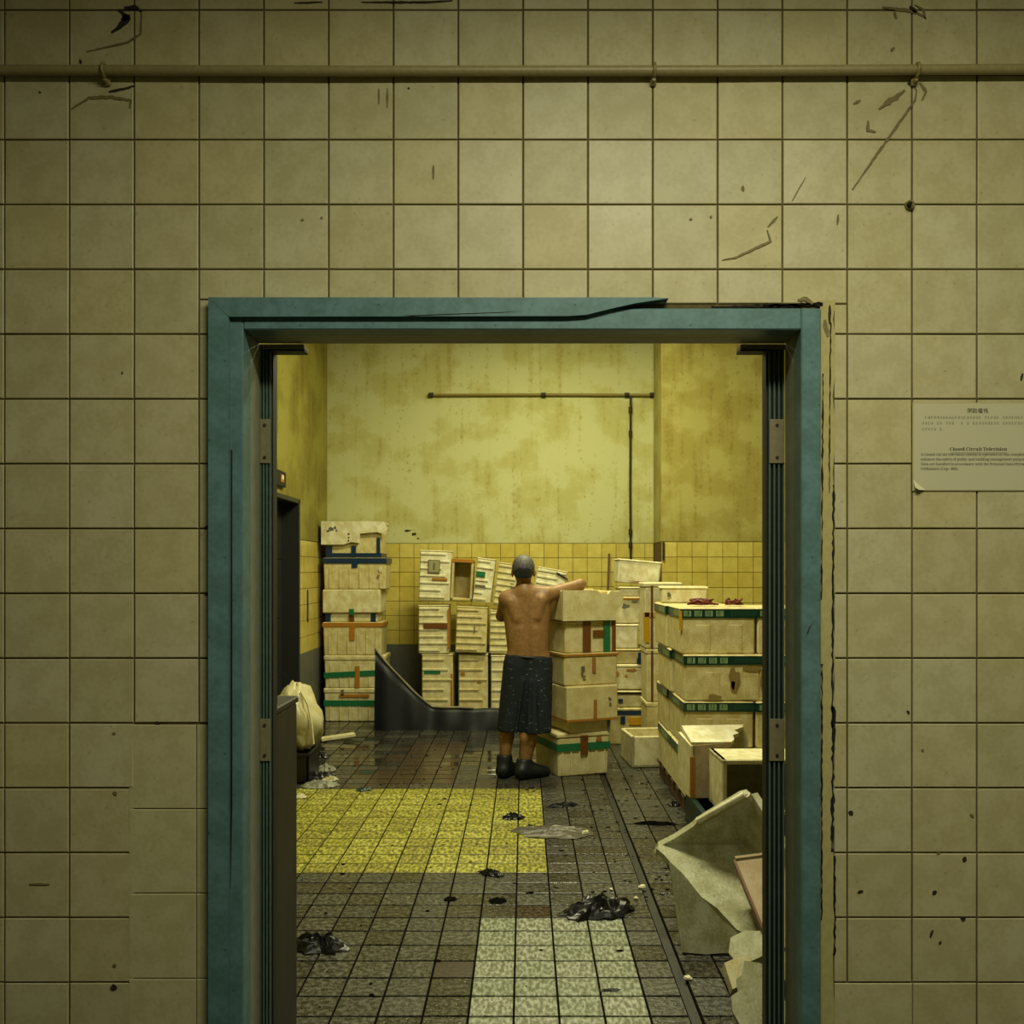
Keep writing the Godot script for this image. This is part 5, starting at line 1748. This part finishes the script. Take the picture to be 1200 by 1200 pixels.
func build_litter() -> void:
	rubbish("plastic_bag", "crumpled black plastic bag where the white tiles begin", "plastic bag", 702, 1068, 118, 0.30, 0.075, 0.42, M.black_plastic, 3, 0.5)
	rubbish("plastic_film", "flattened brown wet plastic film at the yellow tiles' edge", "plastic film", 650, 975, 112, 0.34, 0.022, -0.10, M.film, 14, 0.3)
	rubbish("plastic_scrap", "small black scrap on the yellow tiles beside the brown film", "scrap", 602, 959, 34, 0.13, 0.04, 0.2, M.black_plastic, 21)
	rubbish("leaf_scrap", "thin dark strand with a pale tip behind the brown film", "scrap", 660, 945, 52, 0.08, 0.03, 0.3, M.tarp, 25, 0.7)
	rubbish("plastic_scrap", "black strip lying on the near edge of the yellow tiles", "scrap", 576, 1025, 46, 0.09, 0.03, -0.5, M.black_plastic, 33, 0.6)
	rubbish("plastic_scrap", "dull dark scrap on the brown tiles before the white ones", "scrap", 583, 1056, 28, 0.10, 0.012, 0.5, M.floor_bed, 37, 0.5)
	rubbish("plastic_bag", "torn dark bag on the grey tiles beside the brown cabinet", "plastic bag", 372, 1110, 95, 0.20, 0.06, -0.12, M.black_plastic, 44, 0.5)
	rubbish("cable_scrap", "dark wet strip of refuse right of the floor drain", "scrap", 768, 966, 66, 0.08, 0.02, -0.08, M.floor_bed, 51, 0.6)
	rubbish("plastic_scrap", "tiny dark curl on the grey tiles left of the brown scrap", "scrap", 528, 1054, 22, 0.09, 0.008, -0.6, M.floor_bed, 57, 0.6)
	rubbish("twig", "thin black twig lying across the white tiles", "twig", 714, 1161, 32, 0.02, 0.006, 0.1, M.black_plastic, 58, 0.4)
	rubbish("green_scrap", "small green leaf scrap on the far edge of the yellow tiles", "scrap", 427, 926, 26, 0.10, 0.02, 0.2, M.teal_plastic, 59, 0.5)
	rubbish("plastic_scrap", "black scrap beside the pallet and the torn box", "scrap", 790, 944, 20, 0.10, 0.03, 0.2, M.black_plastic, 60, 0.5)
	# pale crumbs by the drain
	for q in [[753, 1041, 0.022, "pale foam crumb resting on the drain line"], [745, 1054, 0.015, "tiny foam crumb beside the black plastic bag"], [716, 1043, 0.012, "white speck of foam behind the black plastic bag"], [686, 978, 0.03, "pale splinter of foam at the tip of the brown film"], [806, 1148, 0.018, "foam crumb at the edge of the stained lid"]]:
		var st := begin()
		chunk(st, q[2], int(q[0]))
		solo("foam_crumb", st, M.foam[4], q[3], "foam crumb", ground(q[0], q[1]) + Vector3(0, q[2] * 0.33, 0), "foam crumbs on the floor")
	# grit that nobody could count
	var flake := begin()
	chunk(flake, 0.5, 3)
	var mm := MultiMesh.new()
	mm.transform_format = MultiMesh.TRANSFORM_3D
	mm.mesh = finish(flake)
	mm.instance_count = 420
	var gr := RandomNumberGenerator.new()
	gr.seed = 91
	for k in 420:
		var gx := gr.randf_range(-1.6, 1.9)
		var gz := -gr.randf_range(3.2, 9.4)
		if k % 3 == 0:
			gx = gr.randf_range(0.3, 1.0)
			gz = -gr.randf_range(4.4, 7.6)
		var size := gr.randf_range(0.006, 0.028)
		mm.set_instance_transform(k, Transform3D(Basis(Vector3.UP, gr.randf() * TAU).scaled(Vector3(size * gr.randf_range(0.6, 1.8), size * 0.25, size)), Vector3(gx, size * 0.06 + 0.001, gz)))
	var grit := MultiMeshInstance3D.new()
	grit.name = "floor_grit"
	grit.multimesh = mm
	grit.material_override = M.floor_bed
	grit.set_meta("kind", "stuff")
	tag(grit, "dark grit and crumbs strewn over the wet floor tiles", "grit")
	add_child(grit)
	# heap of wet scraps by the black crate
	var names := ["grey scrap of wet plastic at the rear of the heap by the crate", "pale scrap of wet plastic on the heap by the crate", "dark scrap of wet plastic under the heap by the crate", "greenish scrap of wet plastic at the heap's near edge", "long pale strip poking from the heap of scraps", "white foam piece at the near foot of the heap"]
	var spots := [[374, 887, 34, 0.14, 0.05], [381, 903, 34, 0.20, 0.06], [376, 911, 46, 0.16, 0.05], [374, 922, 56, 0.18, 0.05], [387, 915, 26, 0.05, 0.04], [352, 935, 18, 0.08, 0.03]]
	for k in 6:
		rubbish("wet_scrap", names[k], "scrap", spots[k][0], spots[k][1], spots[k][2], spots[k][3], spots[k][4], 0.15 * k - 0.3, [M.black_plastic, M.lining, M.black_plastic, M.lining, M.foam[4], M.foam[4]][k], 70 + k * 3, 0.5)


# ---------------------------------------------------------------- the notice

func build_notice() -> void:
	var w := 0.300
	var h := 0.203
	var t := thing("paper_notice", "laminated paper notice about cameras taped to the tiles", "notice", Vector3(0.911, 1.707, -WALL + 0.0035))
	var im := Image.create(900, 610, false, Image.FORMAT_RGB8)
	im.fill(Color(0.76, 0.74, 0.61))
	var ink := Color(0.13, 0.12, 0.09)
	var glyphs := [
		["#####.#####", "#...#.#...#", "#####.#####", "#...#.#...#", "#####.#####", "#....#....#", "#.#######.#", "#...##....#", "#..#.#....#", "#.#.##....#", "#........##"],
		["####..#....", "#..#.#####.", "#..##.#..#.", "####...##..", ".#...##..#.", ".###.#....#", ".#...#####.", "##.#.#...#.", "##.#.#...#.", "####.#####.", "#....#...#."],
		[".#########.", ".....#.....", "###########", "#.##.#.##.#", "..##.#.##..", ".#########.", ".#...#...#.", ".#########.", ".#...#...#.", ".#########.", ".....######"],
		[".#...#####.", ".##..#...#.", "####.#####.", "...#.#...#.", "..#..#####.", ".###.#...#.", "#.#.#.#####", "..#...#.#..", "..#...#.#.#", "..#..#..#.#", "..#.#...###"]]
	for gi in 4:
		for y in 11:
			for x in 11:
				if glyphs[gi][y][x] == "#":
					im.fill_rect(Rect2i(380 + gi * 37 + x * 3, 36 + y * 3, 3, 3), ink)
	# the small lines: worn print, stroke clusters
	var r := RandomNumberGenerator.new()
	r.seed = 4
	var faint := Color(0.30, 0.28, 0.19)
	for line in [[92, 60, 860], [132, 60, 860], [174, 60, 190]]:
		var x: int = line[1]
		while x < line[2]:
			if r.randf() < 0.9:
				for k in 3:
					im.fill_rect(Rect2i(x, line[0] + k * 7, r.randi_range(8, 17), 2), faint)
				im.fill_rect(Rect2i(x + r.randi_range(3, 12), line[0] - 1, 2, 18), faint)
			x += 21
	var st := begin()
	face(st, [Vector3(0, 0, 0.0006), Vector3(w, 0, 0.0006), Vector3(w, h, 0.0006), Vector3(0, h, 0.0006)], Vector3(0, 0, 1), [Vector2(0, 1), Vector2(1, 1), Vector2(1, 0), Vector2(0, 0)])
	var pm := mat(Color(1, 1, 1), 0.3)
	pm.albedo_texture = ImageTexture.create_from_image(im)
	part(t, "sheet", st, pm)
	st = begin()
	bar(st, Vector3(-0.002, -0.002, -0.0012), Vector3(w + 0.002, h + 0.002, 0.0), 0.0004)
	part(t, "backing", st, M.filler)
	# curled corner
	st = begin()
	st.set_smooth_group(0)
	var last := []
	for i in 6:
		var a := i / 5.0 * 1.3
		var s := 0.022 * i / 5.0
		last.append([Vector3(0.028 - s * 0.9, 0.0, 0.001 + 0.011 * sin(a) * i / 5.0), Vector3(0.0, 0.024 - s * 0.85, 0.001 + 0.011 * sin(a) * i / 5.0)])
	for i in 5:
		face(st, [last[i][0], last[i][1], last[i + 1][1], last[i + 1][0]], Vector3(0, 0, 1))
	part(t, "curled_corner", st, mat(Color(0.86, 0.84, 0.68), 0.25))
	var bold := SystemFont.new()
	bold.font_names = PackedStringArray(["Droid Serif"])
	bold.font_weight = 700
	var plain := SystemFont.new()
	plain.font_names = PackedStringArray(["Droid Serif"])
	var dark := mat(Color(0.14, 0.13, 0.09), 0.7)
	letters(t, bold, "Closed Circuit Television", Vector3(0.152, 0.0895, 0.0008), 0.134, dark)
	st = begin()
	bar(st, Vector3(0.086, 0.0865, 0.0004), Vector3(0.219, 0.0873, 0.0010), 0.0001)
	part(t, "underline", st, dark)
	var lines := ["A closed circuit television system is operated in this complex to", "enhance the safety of public and building management purposes.", "Data are handled in accordance with the Personal Data (Privacy)", "Ordinance (Cap. 486)."]
	for k in 4:
		var tm := letters(t, plain, lines[k], Vector3(0, 0.0785 - k * 0.0112, 0.0008), 0.252 if k != 3 else 0.088, M.smear_dark)
		tm.position.x = 0.018 + (0.126 if k != 3 else 0.044)


func letters(t: Node3D, font: Font, text: String, p: Vector3, wide: float, m: Material) -> MeshInstance3D:
	var tm := TextMesh.new()
	tm.font = font
	tm.text = text
	tm.font_size = 24
	tm.pixel_size = 0.001
	tm.depth = 0.0004
	tm.curve_step = 3.0
	tm.horizontal_alignment = HORIZONTAL_ALIGNMENT_CENTER
	tm.vertical_alignment = VERTICAL_ALIGNMENT_BOTTOM
	var width := maxf(tm.get_aabb().size.x, 0.001)
	tm.pixel_size = 0.001 * wide / width
	tm.depth = 0.0004
	return piece(t, "lettering", tm, m, Transform3D(Basis(), p))
